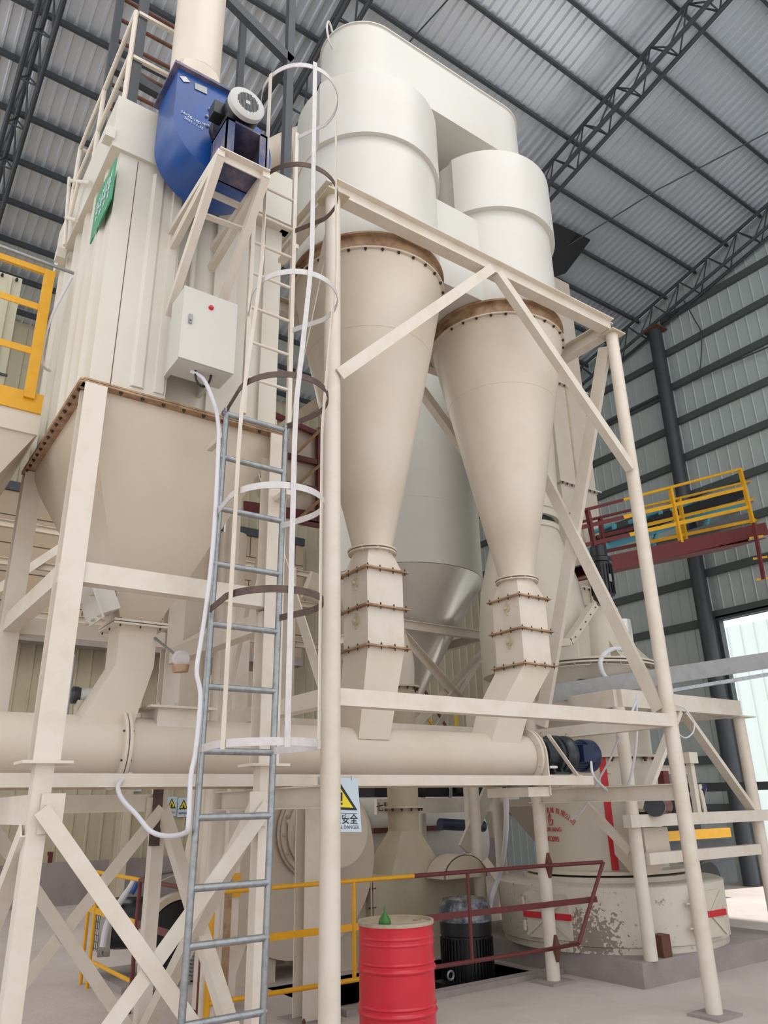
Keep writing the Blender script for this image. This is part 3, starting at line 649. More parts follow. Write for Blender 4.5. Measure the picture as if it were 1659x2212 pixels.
# pedestal: blue box frame under the motor
pz = mcz - .145; bz = onY(475, 320, 3.7).z
q = [V((1.395, 3.72, bz)), V((1.74, 3.72, bz)), V((1.74, yf, bz)), V((1.395, yf, bz))]
yp = 3.98; pd = MB().box((1.43, 3.72, pz - .02), (1.735, yp, pz)); pd.box((1.43, 3.72, bz), (1.49, 3.735, pz)); pd.box((1.68, 3.72, bz), (1.735, 3.735, pz)); pd.box((1.43, 3.72, bz), (1.44, yp, pz)); pd.box((1.725, 3.72, bz), (1.735, yp, pz)); pd.box((1.43, yp - .02, bz), (1.735, yp - .01, pz)); pd.box((1.43, 3.72, bz), (1.735, yp, bz + .012))
part('motor_pedestal', pd, 'blue_dusty', fn)
part('bearing_hub', MB().tube((1.56, 3.95, 6.30), (1.56, yf, 6.30), .1, n=30), 'blue', fn)
bk = T('fan_bracket', 'cream angle iron bracket with splayed legs holding up the blue fan', 'bracket', (1.57, 4.2, 5.2))
part('seat_angle', MB().ang((1.385, 3.71, bz - .03), (1.75, 3.71, bz - .03), .06, .008, side=-1), 'cream_beam', bk)
part('seat_angle', MB().ang((1.385, 4.1, bz - .03), (1.75, 4.1, bz - .03), .06, .008), 'cream_beam', bk)
for x in (1.40, 1.73): part('side_angle', MB().bar((x, 3.7, bz - .03), (x, 4.6, bz - .03), .05, .05), 'cream_beam', bk)
for x0_, x1_ in ((1.40, 1.44), (1.73, 1.78)):
    part('long_leg', MB().ang((x0_, 3.72, bz - .04), (x1_, by0 + .06, 4.98), .055, .008, up=(0, -1, 0), flip=1), 'cream_beam', bk)
    part('short_leg', MB().ang((x0_, 3.75, bz - .05), (x0_ + .02, by0 + .05, 5.62), .05, .008, up=(0, -1, 0)), 'cream_beam', bk)
part('cross_bar', MB().bar(onY(440, 465, 4.08), onY(522, 495, 4.08), .012, .05, up=(0, -1, 0)), 'cream_beam', bk)

sk = T('exhaust_stack', 'round cream exhaust pipe rising from the blue fan to the roof', 'duct', ((tlx + trx) / 2, 4.3, zt))
scx = (tlx + trx) / 2 - .005
n = 32; sq = []; ci = []
for i in range(n):
    a = 2 * math.pi * i / n; ca, sa = math.cos(a), math.sin(a); m_ = max(abs(ca), abs(sa))
    sq.append(V((scx + .17 * ca / m_, 4.3 + .17 * sa / m_, zt + .012))); ci.append(V((scx + .19 * ca, 4.3 + .19 * sa, zt + .2)))
part('transition', MB().loft([sq, ci]), 'cream', sk)
part('pipe', MB().lathe((scx, 4.3, 0), [(.19, zt + .19), (.19, 8.2), (.196, 8.2), (.196, 12.5)], 48), 'cream', sk)

# ================================================================== CONTROL BOX
b0 = onY(400, 622, 4.22); b1 = onY(503, 805, 4.22)
cb = T('control_box', 'light grey electrical cabinet with red lamp on the filter housing', 'electrical box', ((b0.x + b1.x) / 2, 4.32, b1.z))
cx0, cx1, cz0, cz1 = b0.x, b1.x + .005, b1.z - .01, b0.z + .02
part('body', MB().box((cx0, 4.24, cz0), (cx1, 4.46, cz1)), 'box_grey', cb)
dr = part('door', MB().box((cx0 - .003, 4.222, cz0 + .004), (cx1 + .003, 4.236, cz1 + .003)), 'box_grey', cb)
lc = onY(411, 689, 4.22); part('latch', MB().box((lc.x - .012, 4.21, lc.z - .035), (lc.x + .012, 4.222, lc.z + .035)).tube((lc.x, 4.2, lc.z - .01), (lc.x, 4.222, lc.z - .01), .008, n=12), 'plate', dr)
rl = onY(456, 665, 4.22); part('red_lamp', MB().lathe((rl.x, 4.222, rl.z), [(.018, 0), (.017, -.012), (.01, -.02)], 20, axis=(0, 1, 0)), 'red', dr, 'red button near the top of the door')
for xm in (cx0 + .03, cx1 - .06): part('mounting_bar', MB().box((xm, 4.46, cz0 + .05), (xm + .03, by0 + .12, cz1 - .05)), 'box_grey', cb)
g0 = onY(428, 783, 4.3)
cable('pale conduit leaving the control box and running down along the ladder to the fan below', [V((cx0 + .13, 4.34, cz0)), onY(440, 820, 4.3), onY(462, 870, 4.3), onY(470, 905, 4.32), onY(472, 960, 4.33), onY(462, 1150, 4.33), onY(448, 1290, 4.33), onY(434, 1385, 4.33), onY(425, 1450, 4.33), onY(433, 1505, 4.33), onY(423, 1620, 4.33), onY(412, 1680, 4.33), onY(407, 1780, 4.33), onY(398, 1800, 4.4), onY(360, 1806, 4.6), onY(325, 1795, 4.7), onY(295, 1760, 4.8), onY(265, 1728, 4.9), onY(255, 1700, 5.0), onY(268, 1682, 5.1), onY(282, 1672, 5.2)], .014)
cable('black looped cable under the control box', [V((cx0 + .21, 4.36, cz0)), onY(455, 800, 4.32), onY(452, 825, 4.32), onY(438, 835, 4.32), onY(424, 820, 4.32), onY(422, 790, 4.32)], .008, 'black')

# ================================================================== CAGED LADDER
ld = T('caged_ladder', 'galvanised steel ladder with white and rusty safety hoops climbing the filter', 'ladder', (2.02, 4.3, 0))
LY = 4.38
for x0_, x1_ in ((1.78, 1.83), (2.25, 2.29)):
    part('lower_rail', MB().tube((x0_, LY, .02), (x1_, LY, 4.28), .0205, n=14), 'galv', ld, 'grey galvanised lower rail')
for z in [.02 + .28] + [.66, 1.02 + .0, 1.30, 1.66, 2.02, 2.39, 2.77, 3.16, 3.54, 3.91, 4.24]:
    part('rung', MB().tube((1.80, LY, z), (2.27, LY, z), .020, n=12), 'galv', ld)
for x, zt9 in ((1.955, 6.45), (2.31, 7.1)):
    part('upper_rail', MB().box((x - .016, LY - .016, 4.28), (x + .016, LY + .016, zt9)), 'cream_beam', ld, 'cream painted upper rail')
for z in (4.58, 4.88, 5.18, 5.49, 5.78, 6.06, 6.36): part('rung', MB().tube((1.955, LY, z), (2.31, LY, z), .012, n=10), 'cream_beam', ld)
def hoop(xa, xb, z, m, lab):
    cx = (xa + xb) / 2; w = .30; pts = [V((xa, LY, z))]
    n = 26
    for i in range(n + 1):
        a = math.pi + math.pi * i / n * 1.0
        a = math.radians(165) + math.radians(210) * i / n
        pts.append(V((cx + .02 + .30 * math.cos(a), LY - .34 + .33 * math.sin(a), z)))
    pts.append(V((xb, LY, z)))
    part('safety_hoop', MB().path(pts, 0, flat=(.006, .042), up=(0, 0, 1)), m, ld, lab)
for z, m, xa, xb in ((2.03, 'white_strap', 1.79, 2.26), (2.86, 'burnt', 1.80, 2.27), (3.50, 'white_strap', 1.80, 2.27), (4.27, 'burnt', 1.83, 2.29), (5.10, 'white_strap', 1.955, 2.31), (6.05, 'burnt', 1.955, 2.31), (7.05, 'white_strap', 1.955, 2.31)):
    hoop(xa, xb, z, m, 'white painted hoop' if m == 'white_strap' else 'bare brown hoop')
for a, z1, m in ((195, 7.05, 'cream_beam'), (262, 7.1, 'white_strap'), (308, 6.7, 'cream_beam')):
    a = math.radians(a)
    pts = []
    for k in range(18):
        z = 2.0 + (z1 - 2.0) * k / 17; cx = 2.025 + .1 * min(1, max(0, (z - 4.0) / 1.2)) + .02
        pts.append(V((cx + .31 * math.cos(a), LY - .34 + .335 * math.sin(a), z)))
    part('cage_strap', MB().path(pts, 0, flat=(.032, .006), up=(math.cos(a), math.sin(a), 0)), m, ld)
for z in (3.75, 5.9): part('wall_bracket', MB().box((2.30, LY, z), (2.36, by0, z + .04)).box((1.80, LY, z + .3), (1.84, by0, z + .34)), 'cream_beam', ld)

# ================================================================== ROOF RAILING AND DARK FRAME
rr = T('roof_railing', 'cream pipe guard rail around the top of the bag filter', 'railing', (1.6, 5.4, 6.8))
zt2 = 7.8
for p in ((bx0, by0), (bx0, 5.5), (bx0, by1), (2.4, by1)): part('rail_post', MB().tube((p[0] - .02, p[1], 6.8), (p[0] - .02, p[1], zt2), .02, n=10), 'cream_beam', rr)
for z in (7.3, zt2):
    part('rail', MB().tube((bx0 - .02, by0, z), (bx0 - .02, by1, z), .02, n=10), 'cream_beam', rr); part('rail', MB().tube((bx0 - .02, by1, z), (2.4, by1, z), .02, n=10), 'cream_beam', rr)
    part('rail', MB().bar((bx0, by0, z), (1.6, by0, z), .03, .03), 'cream_beam', rr)
gl = T('guard_rail_ladder', 'small cream side railing low on the back corner of the filter top', 'railing', (.8, 6.3, 5.8))
for (a, b) in (((150, 385), (140, 530)), ((170, 392), (150, 470)), ((152, 390), (195, 395)), ((143, 470), (165, 476))):
    part('rail', MB().tube(onX(*a, .84), onX(*b, .84), .016, n=10), 'cream_beam', gl)
dk = T('hoist_frame', 'dark steel hoist frame standing on top of the bag filter', 'frame', (1.6, 5.4, 6.8))
for p, z1 in (((1.0, 4.66), 9.2), ((2.38, 4.70), 12.6), ((2.42, 6.0), 10.5), ((1.02, 5.85), 10.5)):
    part('post', MB().box((p[0] - .035, p[1] - .035, 6.8 if p[0] < 2 else 6.3), (p[0] + .035, p[1] + .035, z1)), 'dark_steel', dk)
part('beam', MB().bar((1.0, 5.85, 8.55), (2.42, 5.95, 8.55), .08, .14), 'dark_steel', dk)
part('beam', MB().bar((1.0, 4.70, 9.05), (2.40, 4.70, 8.35), .07, .1), 'dark_steel', dk)
part('beam', MB().bar((2.38, 4.7, 8.4), (2.42, 6.0, 8.6), .07, .1), 'dark_steel', dk)
for k in range(9): part('rung', MB().tube((1.02, 5.85, 7.1 + .3 * k), (2.0, 5.85, 7.1 + .3 * k), .02, n=8), 'rust', dk)
part('ladder_rail', MB().box((1.98, 5.82, 6.8), (2.04, 5.88, 9.8)), 'dark_steel', dk)

# ================================================================== SILO
sl = T('storage_silo', 'large pale silo with shiny conical bottom standing behind the two cyclones', 'silo', (7.56, 10, 0))
part('barrel', MB().lathe((7.56, 10, 0), [(1.35, 5.2), (1.35, 6.3), (1.353, 6.302), (1.353, 7.6), (1.35, 7.602), (1.35, 9.4)], 80), 'silo_grey', sl, 'pale grey barrel')
part('hopper_cone', MB().lathe((7.56, 10, 0), [(1.35, 5.19), (.9, 4.45), (.17, 3.2)], 80), 'steel_shine', sl, 'shiny cone')
for dx in (-.94, .94):
    for dy in (-.95, .95):
        lg = part('leg', MB().tube((7.56 + dx, 10 + dy, 0), (7.56 + dx, 10 + dy, 5.0), .085, n=20), 'cream_beam', sl)
        part('gusset_plate', MB().box((7.56 + dx - .15, 10 + dy - .1, 3.95), (7.56 + dx + .04, 10 + dy - .088, 4.2)), 'cream_beam', lg)
for dy in (-.95, .95):
    for z in (4.25, 2.55): part('ring_beam', MB().hb((6.62, 10 + dy, z), (8.5, 10 + dy, z), .1, .14), 'cream_beam', sl)
    part('brace', MB().ang((8.45, 10 + dy - .1, 4.05), (6.7, 10 + dy - .1, 2.6), .1, .01, up=(0, 1, 0)), 'cream_beam', sl)
    part('brace', MB().ang((6.66, 10 + dy - .14, 4.1), (8.45, 10 + dy - .14, 2.6), .1, .01, up=(0, 1, 0)), 'cream_beam', sl)
for dx in (-.94, .94):
    for z in (4.25, 2.55): part('ring_beam', MB().hb((7.56 + dx, 9.05, z), (7.56 + dx, 10.95, z), .1, .14), 'cream_beam', sl)
    part('brace', MB().ang((7.56 + dx, 9.1, 4.05), (7.56 + dx, 10.9, 2.6), .1, .01, up=(1, 0, 0)), 'cream_beam', sl)
part('outlet', MB().lathe((7.56, 10, 0), [(.3, 2.65), (.3, 2.9), (.2, 3.2)], 32), 'cream', sl)
# stair with pink and orange rails behind the silo legs
sr = T('far_stair', 'far stair with pink and orange rails seen between the silo legs', 'stairs', (9.6, 12.4, 0))
for k in range(3):
    part('rail', MB().bar(V((8.6 + k * .35, 12.4, 4.6)), V((10.4 + k * .35, 12.4, 2.2)), .03, .05), ('red', 'yellow', 'maroon')[k], sr, ('pink rail', 'orange rail', 'dark red rail')[k])
for k in range(7): part('tread', MB().box((8.7 + k * .26, 12.2, 4.3 - k * .34), (8.95 + k * .26, 13.0, 4.33 - k * .34)), 'dark_steel', sr)
for x in (8.9, 10.6): part('stair_post', MB().box((x, 12.35, 0), (x + .06, 12.41, 3.6)), 'yellow_pale', sr)

# ================================================================== GRINDING MILL
mx_, my_ = 8.05, 6.75
ml = T('grinding_mill', 'large cream roller mill with round base, red stripe and red lettering', 'mill', (mx_, my_, 0))
ped = solo('mill_plinth', MB().box((6.9, 5.48, 0), (9.6, 8.6, .22)), 'cement', 'rough grey concrete plinth under the round base of the mill', 'plinth')
part('base_ring', MB().lathe((mx_, my_, 0), [(1.27, .22), (1.27, .28), (1.29, .29), (1.3, .84), (1.28, .85), (1.0, .86)], 96), 'mill_worn', ml, 'wide round base with worn chipped paint')
part('bed_flange', MB().ring((mx_, my_, .885), (0, 0, 1), .7, .98, .05, 80).ring((mx_, my_, .95), (0, 0, 1), .7, .95, .035, 80), 'mill', ml)
part('mill_body', MB().lathe((mx_, my_, 0), [(.74, .95), (.715, 1.3), (.715, 2.2)], 80), 'mill', ml)
bf = part('body_flange', MB().ring((mx_, my_, 2.2), (0, 0, 1), .68, .80, .03, 80), 'mill', ml)
part('upper_body', MB().lathe((mx_, my_, 0), [(.72, 2.22), (.74, 3.1), (.84, 3.26)], 80), 'mill', ml)
part('upper_flange', MB().ring((mx_, my_, 3.29), (0, 0, 1), .78, .95, .02, 80).ring((mx_, my_, 3.33), (0, 0, 1), .78, .95, .02, 80), 'mill', ml)
bolts(ml, [((mx_ + .9 * math.cos(a), my_ + .9 * math.sin(a), 3.28), (0, 0, 1)) for a in [math.radians(190 + 12 * k) for k in range(12)]], 'bolt_pale', .018, .06)
bolts(ml, [((mx_ + .76 * math.cos(a), my_ + .76 * math.sin(a), 2.17), (0, 0, 1)) for a in [math.radians(200 + 18 * k) for k in range(8)]], 'rust', .03, .07)
for k in range(5):
    a = math.radians(185 + 33 * k); d = V((math.cos(a), math.sin(a), 0)); c0 = V((mx_, my_, 3.34)); s = d.cross(V((0, 0, 1))) * .01
    part('stiffener', MB().slab([c0 + d * .70 - s, c0 + d * .92 - s, c0 + d * .70 - s + V((0, 0, .25))], s * 2), 'mill', ml)
# angle helper: surface point on a cylinder seen at pixel column
def cyl_ang(px, py, r):
    d = ray(px, py); a = d.x ** 2 + d.y ** 2; b = -2 * (d.x * mx_ + d.y * my_); c = mx_ ** 2 + my_ ** 2 - r * r
    t = (-b - math.sqrt(max(0, b * b - 4 * a * c))) / (2 * a); p = EYE + d * t
    return math.atan2(p.y - my_, p.x - mx_), p.z
a_s, _ = cyl_ang(1315, 1760, .72)
stp = MB(); n = 4; rg = []
for z in (.97, 1.3, 2.18):
    r = .742 if z < 1 else .718
    rg.append([V((mx_ + (r + dr_) * math.cos(a_s + da), my_ + (r + dr_) * math.sin(a_s + da), z)) for dr_, da in ((0, -.055), (.004, -.055), (.004, .055), (0, .055))])
part('red_stripe', stp.loft(rg), 'ink_red', ml, 'vertical red stripe')
def on_mill(a0, z0, r=.722):
    def f(co): a = a0 + co.x / r; return V((mx_ + (r + co.z) * math.cos(a), my_ + (r + co.z) * math.sin(a), z0 + co.y))
    return f
a_l, z_l = cyl_ang(1192, 1797, .72)
text_obj('maker_name', 'GUIKUANG', .068, 'ink_red', ml, (0, 0, 0), (1, 0, 0), (0, 0, 1), .001, bend=on_mill(a_l + .0, z_l + .005))
a_p, z_p = cyl_ang(1184, 1811, .72)
text_obj('phone_number', '0773-6812095', .08, 'ink_red', ml, (0, 0, 0), (1, 0, 0), (0, 0, 1), .001, bend=on_mill(a_p + .0, z_p - .03), bold=.0006)
chars = '山机械有限公司'
for i, ch_ in enumerate(chars):
    pxs = ((1176, 1754), (1184, 1750), (1192, 1749), (1204, 1752), (1216, 1757), (1226, 1764), (1237, 1774))[i]
    aa, zz = cyl_ang(*pxs, .72); th = -.15 * max(0, i - 1.5)
    def fb(co, aa=aa, zz=zz, th=th):
        x = co.x * math.cos(th) - (co.y - .03) * math.sin(th); y = co.x * math.sin(th) + (co.y - .03) * math.cos(th)
        a = aa + x / .722; return V((mx_ + (.722 + co.z) * math.cos(a), my_ + (.722 + co.z) * math.sin(a), zz + y))
    text_obj('company_name', ch_, .075, 'ink_red', ml, (0, 0, 0), (1, 0, 0), (0, 0, 1), .001, bend=fb)
# round emblem
a_e, z_e = cyl_ang(1189, 1771, .72)
em = MB(); pts = []
for k in range(19):
    a = math.radians(70 + 290 * k / 18); pts.append((.033 * math.cos(a), .045 * math.sin(a)))
def ew(x, y, lift=.002): x, y = x * 1.35, y * 1.35; a = a_e + x / .722; return V((mx_ + (.722 + lift) * math.cos(a), my_ + (.722 + lift) * math.sin(a), z_e + y))
em.path([ew(*p) for p in pts], 0, flat=(.009, .003), up=(math.cos(a_e), math.sin(a_e), 0))
em.path([ew(-.008, .06), ew(-.008, -.022)], 0, flat=(.007, .003), up=(math.cos(a_e), math.sin(a_e), 0))
em.path([ew(-.006, 0), ew(.04, 0), ew(.03, -.03)], 0, flat=(.009, .003), up=(math.cos(a_e), math.sin(a_e), 0))
em.path([ew(-.008, -.018), ew(.012, .04), ew(-.004, .035)], 0, flat=(.006, .003), up=(math.cos(a_e), math.sin(a_e), 0))
part('emblem', em, 'ink_red', ml, 'red round line emblem')
# doors on the base ring
def ring_pt(a, z, r): return V((mx_ + r * math.cos(a), my_ + r * math.sin(a), z))
for nm, px, hw, red_lab in (('left', 1150, .20, 1), ('right', 1530, .17, 1)):
    a, _ = cyl_ang(px, 1990, 1.3) if px < 1540 else (math.radians(-55), 0)
    if nm == 'left': a = math.radians(190)
    rings = [[ring_pt(a + s * hw, z, r) for s, r in ((-1, 1.29), (-1, 1.36), (1, 1.36), (1, 1.29))] for z in (.34, .78)]
    hd_ = part('access_door', MB().loft(rings), 'mill', ml)
    part('clamp_bar', MB().loft([[ring_pt(a + s * (hw + .02), z, r) for s, r in ((-1, 1.365), (-1, 1.385), (1, 1.385), (1, 1.365))] for z in (.53, .59)]), 'ink_red', hd_, 'red clamp bar')
    part('cross_rib', MB().bar(ring_pt(a - hw, .36, 1.37), ring_pt(a + hw, .76, 1.37), .012, .03, up=(0, 0, 1)), 'mill', hd_)
    part('cross_rib', MB().bar(ring_pt(a - hw, .76, 1.37), ring_pt(a + hw, .36, 1.37), .012, .03, up=(0, 0, 1)), 'mill', hd_)
    for zz in (.45, .68): part('hinge', MB().tube(ring_pt(a - hw - .02, zz - .05, 1.37), ring_pt(a - hw - .02, zz + .05, 1.37), .022, n=10).bar(ring_pt(a - hw - .09, zz, 1.345), ring_pt(a - hw, zz, 1.37), .05, .012), 'mill', hd_)
part('clamp_shoe', MB().box((7.28, 5.50, .22), (7.42, 5.62, .42)), 'rust', ml)
# classifier above
kx, ky = 7.93, 7.35
kx, ky = 8.03, 7.55
part('classifier_cone', MB().lathe((kx, ky, 0), [(.76, 3.35), (.78, 4.0), (.72, 4.6), (.5, 5.45)], 80), 'mill', ml)
part('classifier_band', MB().lathe((kx, ky, 0), [(.52, 5.45), (.52, 5.53)], 80), 'mill', ml)
part('gap_band', MB().lathe((kx, ky, 0), [(.46, 5.53), (.46, 5.63)], 80), 'black', ml, 'black gap between the two housings')
part('classifier_top', MB().lathe((kx, ky, 0), [(.52, 5.63), (.52, 5.74), (.54, 5.75), (.62, 8.5), (.3, 8.9)], 80), 'mill', ml)
part('side_housing', MB().lathe((8.72, 6.95, 0), [(.30, 3.35), (.30, 4.25), (.2, 4.32)], 48), 'mill', ml)
CV = [onY(1165, 1393, 6.6), onY(1228, 1388, 6.6), onY(1282, 1308, 6.6)]
for p_, q_ in ((CV[0], CV[1]), (CV[1], CV[2])): part('housing_flange', MB().bar(p_, q_, .09, .12, up=(0, -1, 0)), 'mill', ml)
bolts(ml, [(CV[1].lerp(CV[2], .12 + .2 * k) + V((0, -.04, 0)), (0, 1, 0)) for k in range(5)], 'bolt', .016, .07)
vm = T('classifier_motor', 'black upright motor hanging between the mill top and the side brace', 'motor', (8.45, 6.55, 4.4))
m_ = MB().lathe((8.55, 6.65, 0), [(.1, 4.3), (.15, 4.35), (.15, 4.85), (.17, 4.86), (.17, 4.92), (.12, 4.95), (.12, 5.1)], 32)
for k in range(20):
    a = 2 * math.pi * k / 20; m_.bar((8.55 + .158 * math.cos(a), 6.65 + .158 * math.sin(a), 4.4), (8.55 + .158 * math.cos(a), 6.65 + .158 * math.sin(a), 4.82), .012, .012)
part('motor_body', m_, 'black', vm)
part('name_plate', MB().box((8.50, 6.48, 4.55), (8.55, 6.49, 4.66)), 'plate', vm)
# mill tower
tw = T('mill_tower', 'cream pipe-legged steel tower with sloping braces around the mill', 'frame', (8.3, 6.3, 0))
tz = 2.86
TP = [V((7.1, 5.52, 0)), V((9.42, 5.5, 0)), V((7.1, 8.0, 0)), V((9.45, 8.0, 0))]
for i, p in enumerate(TP): part('leg', MB().tube(at(p, .22 if i == 0 else .0), at(p, tz - .2), .068, n=24), 'cream_beam', tw)
for p, q in ((TP[0], TP[1]), (TP[0], TP[2]), (TP[1], TP[3]), (TP[2], TP[3])): part('top_beam', MB().bar(at(p, tz - .1), at(q, tz - .1), .12, .19), 'cream_beam', tw)
part('cap_plate', MB().box((9.25, 5.38, tz - .21), (9.62, 5.62, tz - .195)), 'cream_beam', tw)
part('brace', MB().bar((8.25, 5.5, 2.66), (9.36, 5.5, 1.55), .05, .11, up=(0, 1, 0)), 'cream_beam', tw)
part('brace', MB().bar((8.15, 5.5, 2.66), (7.2, 5.5, 1.6), .05, .11, up=(0, 1, 0)), 'cream_beam', tw)
part('brace', MB().bar((7.12, 5.62, 1.2), (7.12, 6.9, 2.3), .1, .03, up=(1, 0, 0)), 'cream_beam', tw)
part('lower_beam', MB().bar((6.9, 5.44, 1.50), (9.9, 5.44, 1.50), .1, .12), 'cream_beam', tw)
part('lower_beam', MB().bar((7.2, 5.5, 1.13), (9.3, 5.5, 1.13), .1, .11), 'cream_beam', tw)
part('rail_beam', MB().hb((7.6, 6.2, 2.05), (9.2, 6.2, 2.05), .08, .1, .01), 'cream_beam', tw)
for x in (8.42, 8.9): part('small_post', MB().box((x, 6.15, 1.5), (x + .06, 6.21, 2.1)), 'cream_beam', tw)
# belt conveyor at right
bc = T('feed_conveyor', 'black belt conveyor with trough rollers at the right edge beside the doorway', 'conveyor', (9, 6, 1.53))
part('belt', MB().bar((7.7, 6.35, 1.82), (11.5, 6.1, 1.86), .02, .11), 'rubber', bc, 'black rubber belt edge')
part('belt_return', MB().bar((7.7, 6.9, 1.80), (11.5, 6.7, 1.84), .8, .02), 'rubber', bc)
def roller(x, y0):
    r_ = part('roller', MB().tube((x, y0, 1.84), (x + .12, y0 + .16, 1.66), .055, n=16), 'navy', bc)
    part('roller', MB().tube((x + .14, y0 + .18, 1.66), (x + .3, y0 + .4, 1.66), .055, n=16), 'navy', bc)
    part('roller', MB().tube((x + .32, y0 + .42, 1.66), (x + .44, y0 + .58, 1.84), .055, n=16), 'navy', bc)
    part('bracket', MB().bar((x - .05, y0, 1.86), (x - .02, y0, 1.54), .06, .02).bar((x - .05, y0, 1.54), (x + .5, y0 + .5, 1.54), .1, .02), 'cream_beam', bc)
roller(8.55, 5.6)
part('head_drum', MB().tube((7.9, 5.6, 1.68), (7.95, 6.3, 1.68), .16, n=30), 'rubber', bc)
part('bearing_block', MB().box((7.70, 5.5, 1.82), (7.80, 5.58, 2.0)), 'maroon', bc)
part('adjust_post', MB().box((8.12, 5.42, 1.53), (8.19, 5.48, 2.08)).box((8.06, 5.38, 2.08), (8.22, 5.5, 2.2)), 'cream_beam', bc)
cm = T('conveyor_motor', 'dark gear motor with toothed fan end on the cream beam by the mill leg', 'motor', (7.35, 5.44, 1.53))
part('motor_body', MB().tube((7.3, 5.36, 1.64), (7.7, 5.55, 1.64), .095, n=24), 'maroon', cm)
part('fan_end', MB().tube((7.22, 5.32, 1.64), (7.3, 5.36, 1.64), .105, n=24), 'motor_dark', cm)
fh = solo('feed_hopper', MB().loft([rect(7.55, 5.8, .95, .2, .2), rect(7.55, 5.8, 1.15, .42, .42), rect(7.55, 5.8, 1.42, .42, .42)]), 'cream', 'small cream funnel box between the tower leg and the belt conveyor', 'hopper')
# grey sloping conveyor gallery
gg = T('grey_gallery', 'grey painted sloping conveyor beam with galvanised edge behind the right frame post', 'beam', (8, 5.5, 2.8))
G0, G1 = onY(1180, 1500, 6.3), onY(1700, 1420, 5.0)
part('beam', MB().bar(G0, G1, .06, .2), 'grey_paint', gg)
part('edge_strip', MB().bar(onY(1258, 1525, 6.1), onY(1700, 1450, 4.95), .16, .04), 'galv', gg)
part('cover_flap', MB().plate(onY(1240, 1475, 6.2), onY(1300, 1466, 6.2), onY(1292, 1455, 6.5), onY(1268, 1458, 6.5), .01), 'black', gg)
# elevator
el = T('bucket_elevator', 'tall cream rectangular elevator casing rising behind the right cyclone', 'elevator', (11.9, 9.9, 0))
part('casing', MB().box((11.3, 9.5, 0), (12.40, 10.2, 13.2)), 'cream', el)
part('leg_seam', MB().box((11.78, 9.47, 0), (11.82, 9.5, 13)), 'door_stain', el)
for z in (3.2, 5.6, 7.8, 10.2): 
    part('casing_flange', MB().box((11.22, 9.42, z), (12.48, 10.28, z + .03)), 'cream_beam', el)
    bolts(el, [((11.3 + .14 * k, 9.45, z), (0, 0, 1)) for k in range(9)], 'bolt', .02, .08)
fp = solo('bright_pipe', MB().tube((10.1, 7.6, 0), (10.1, 7.6, 4.4), .16, n=30), 'steel_shine', 'shiny upright pipe behind the sloping brace right of the mill', 'pipe')
cable('thick grey hose arching over the mill flange to the grey gallery', [onY(1345, 1402, 6.0), onY(1318, 1404, 6.0), onY(1298, 1425, 6.0), onY(1300, 1450, 6.0), onY(1312, 1468, 6.0)], .03)
cable('thin grey cable loop hanging behind the right frame post', [onY(1455, 1522, 5.43), onY(1478, 1530, 5.4), onY(1497, 1555, 5.38), onY(1498, 1580, 5.38), onY(1480, 1594, 5.38), onY(1460, 1580, 5.38)], .008)
cable('grey cables dropping beside the box beam behind the right frame post', [onY(1378, 1500, 5.2), onY(1372, 1520, 5.2), onY(1362, 1545, 5.2)], .014)

# ================================================================== GANTRY WITH BLUE CONVEYOR
gt = T('walkway_gantry', 'maroon walkway bridge with yellow hand rails in front of the gable wall', 'walkway', (10.4, 6.6, 5.2))
def onV(px, py, off=0.0):
    """point seen at a pixel on the upright plane of the sloping walkway (or one parallel to it)"""
    n = V((.072, 1, 0)); r_ = ray(px, py); t = (7.86 + off - EYE.y + .72 - .072 * EYE.x) / (r_.x * .072 + r_.y); return EYE + r_ * t
def gbar(nm, p, q, o, w, h, m, par, lab=None): return part(nm, MB().bar(onV(*p, o), onV(*q, o), w, h), m, par, lab)
gbar('side_channel', (1286, 1224), (1655, 1142), 0, .05, .26, 'maroon', gt)
gbar('side_channel', (1286, 1224), (1655, 1142), 0, .05, .26, 'maroon', gt).location = V((0, .9, 0))
d0, d1 = onV(1290, 1236), onV(1655, 1163)
part('underside', MB().plate(d0, d1, d1 + V((0, .9, 0)), d0 + V((0, .9, 0)), .02), 'maroon', gt)
e0, e1 = onV(1286, 1212), onV(1655, 1131)
part('deck', MB().plate(e0, e1, e1 + V((0, .9, 0)), e0 + V((0, .9, 0)), .02), 'tread', gt)
for k in range(5):
    p = d0.lerp(d1, .08 + .2 * k); part('floor_joist', MB().bar(p + V((0, .02, .12)), p + V((0, .88, .12)), .03, .2), 'maroon', gt)
for p, q, brk, o, rnd in (((1225, 1112), (1598, 1013), 1345, 0, 1), ((1249, 1141), (1611, 1053), 1347, 0, 0), ((1266, 1177), (1622, 1094), 1360, 0, 0),
                     ((1246, 1130), (1633, 1036), 1385, .9, 1), ((1290, 1160), (1640, 1075), 1390, .9, 0), ((1290, 1195), (1645, 1120), 1390, .9, 0)):
    my = p[1] + (q[1] - p[1]) * (brk - p[0]) / (q[0] - p[0])
    for a_, b_, m in ((p, (brk, my), 'maroon'), ((brk, my), q, 'yellow')):
        A_, B_2 = onV(*a_, o), onV(*b_, o)
        part('hand_rail', MB().tube(A_, B_2, .028, n=10) if rnd else MB().bar(A_, B_2, .012, .07), m, gt, 'yellow length of rail' if m == 'yellow' else None)
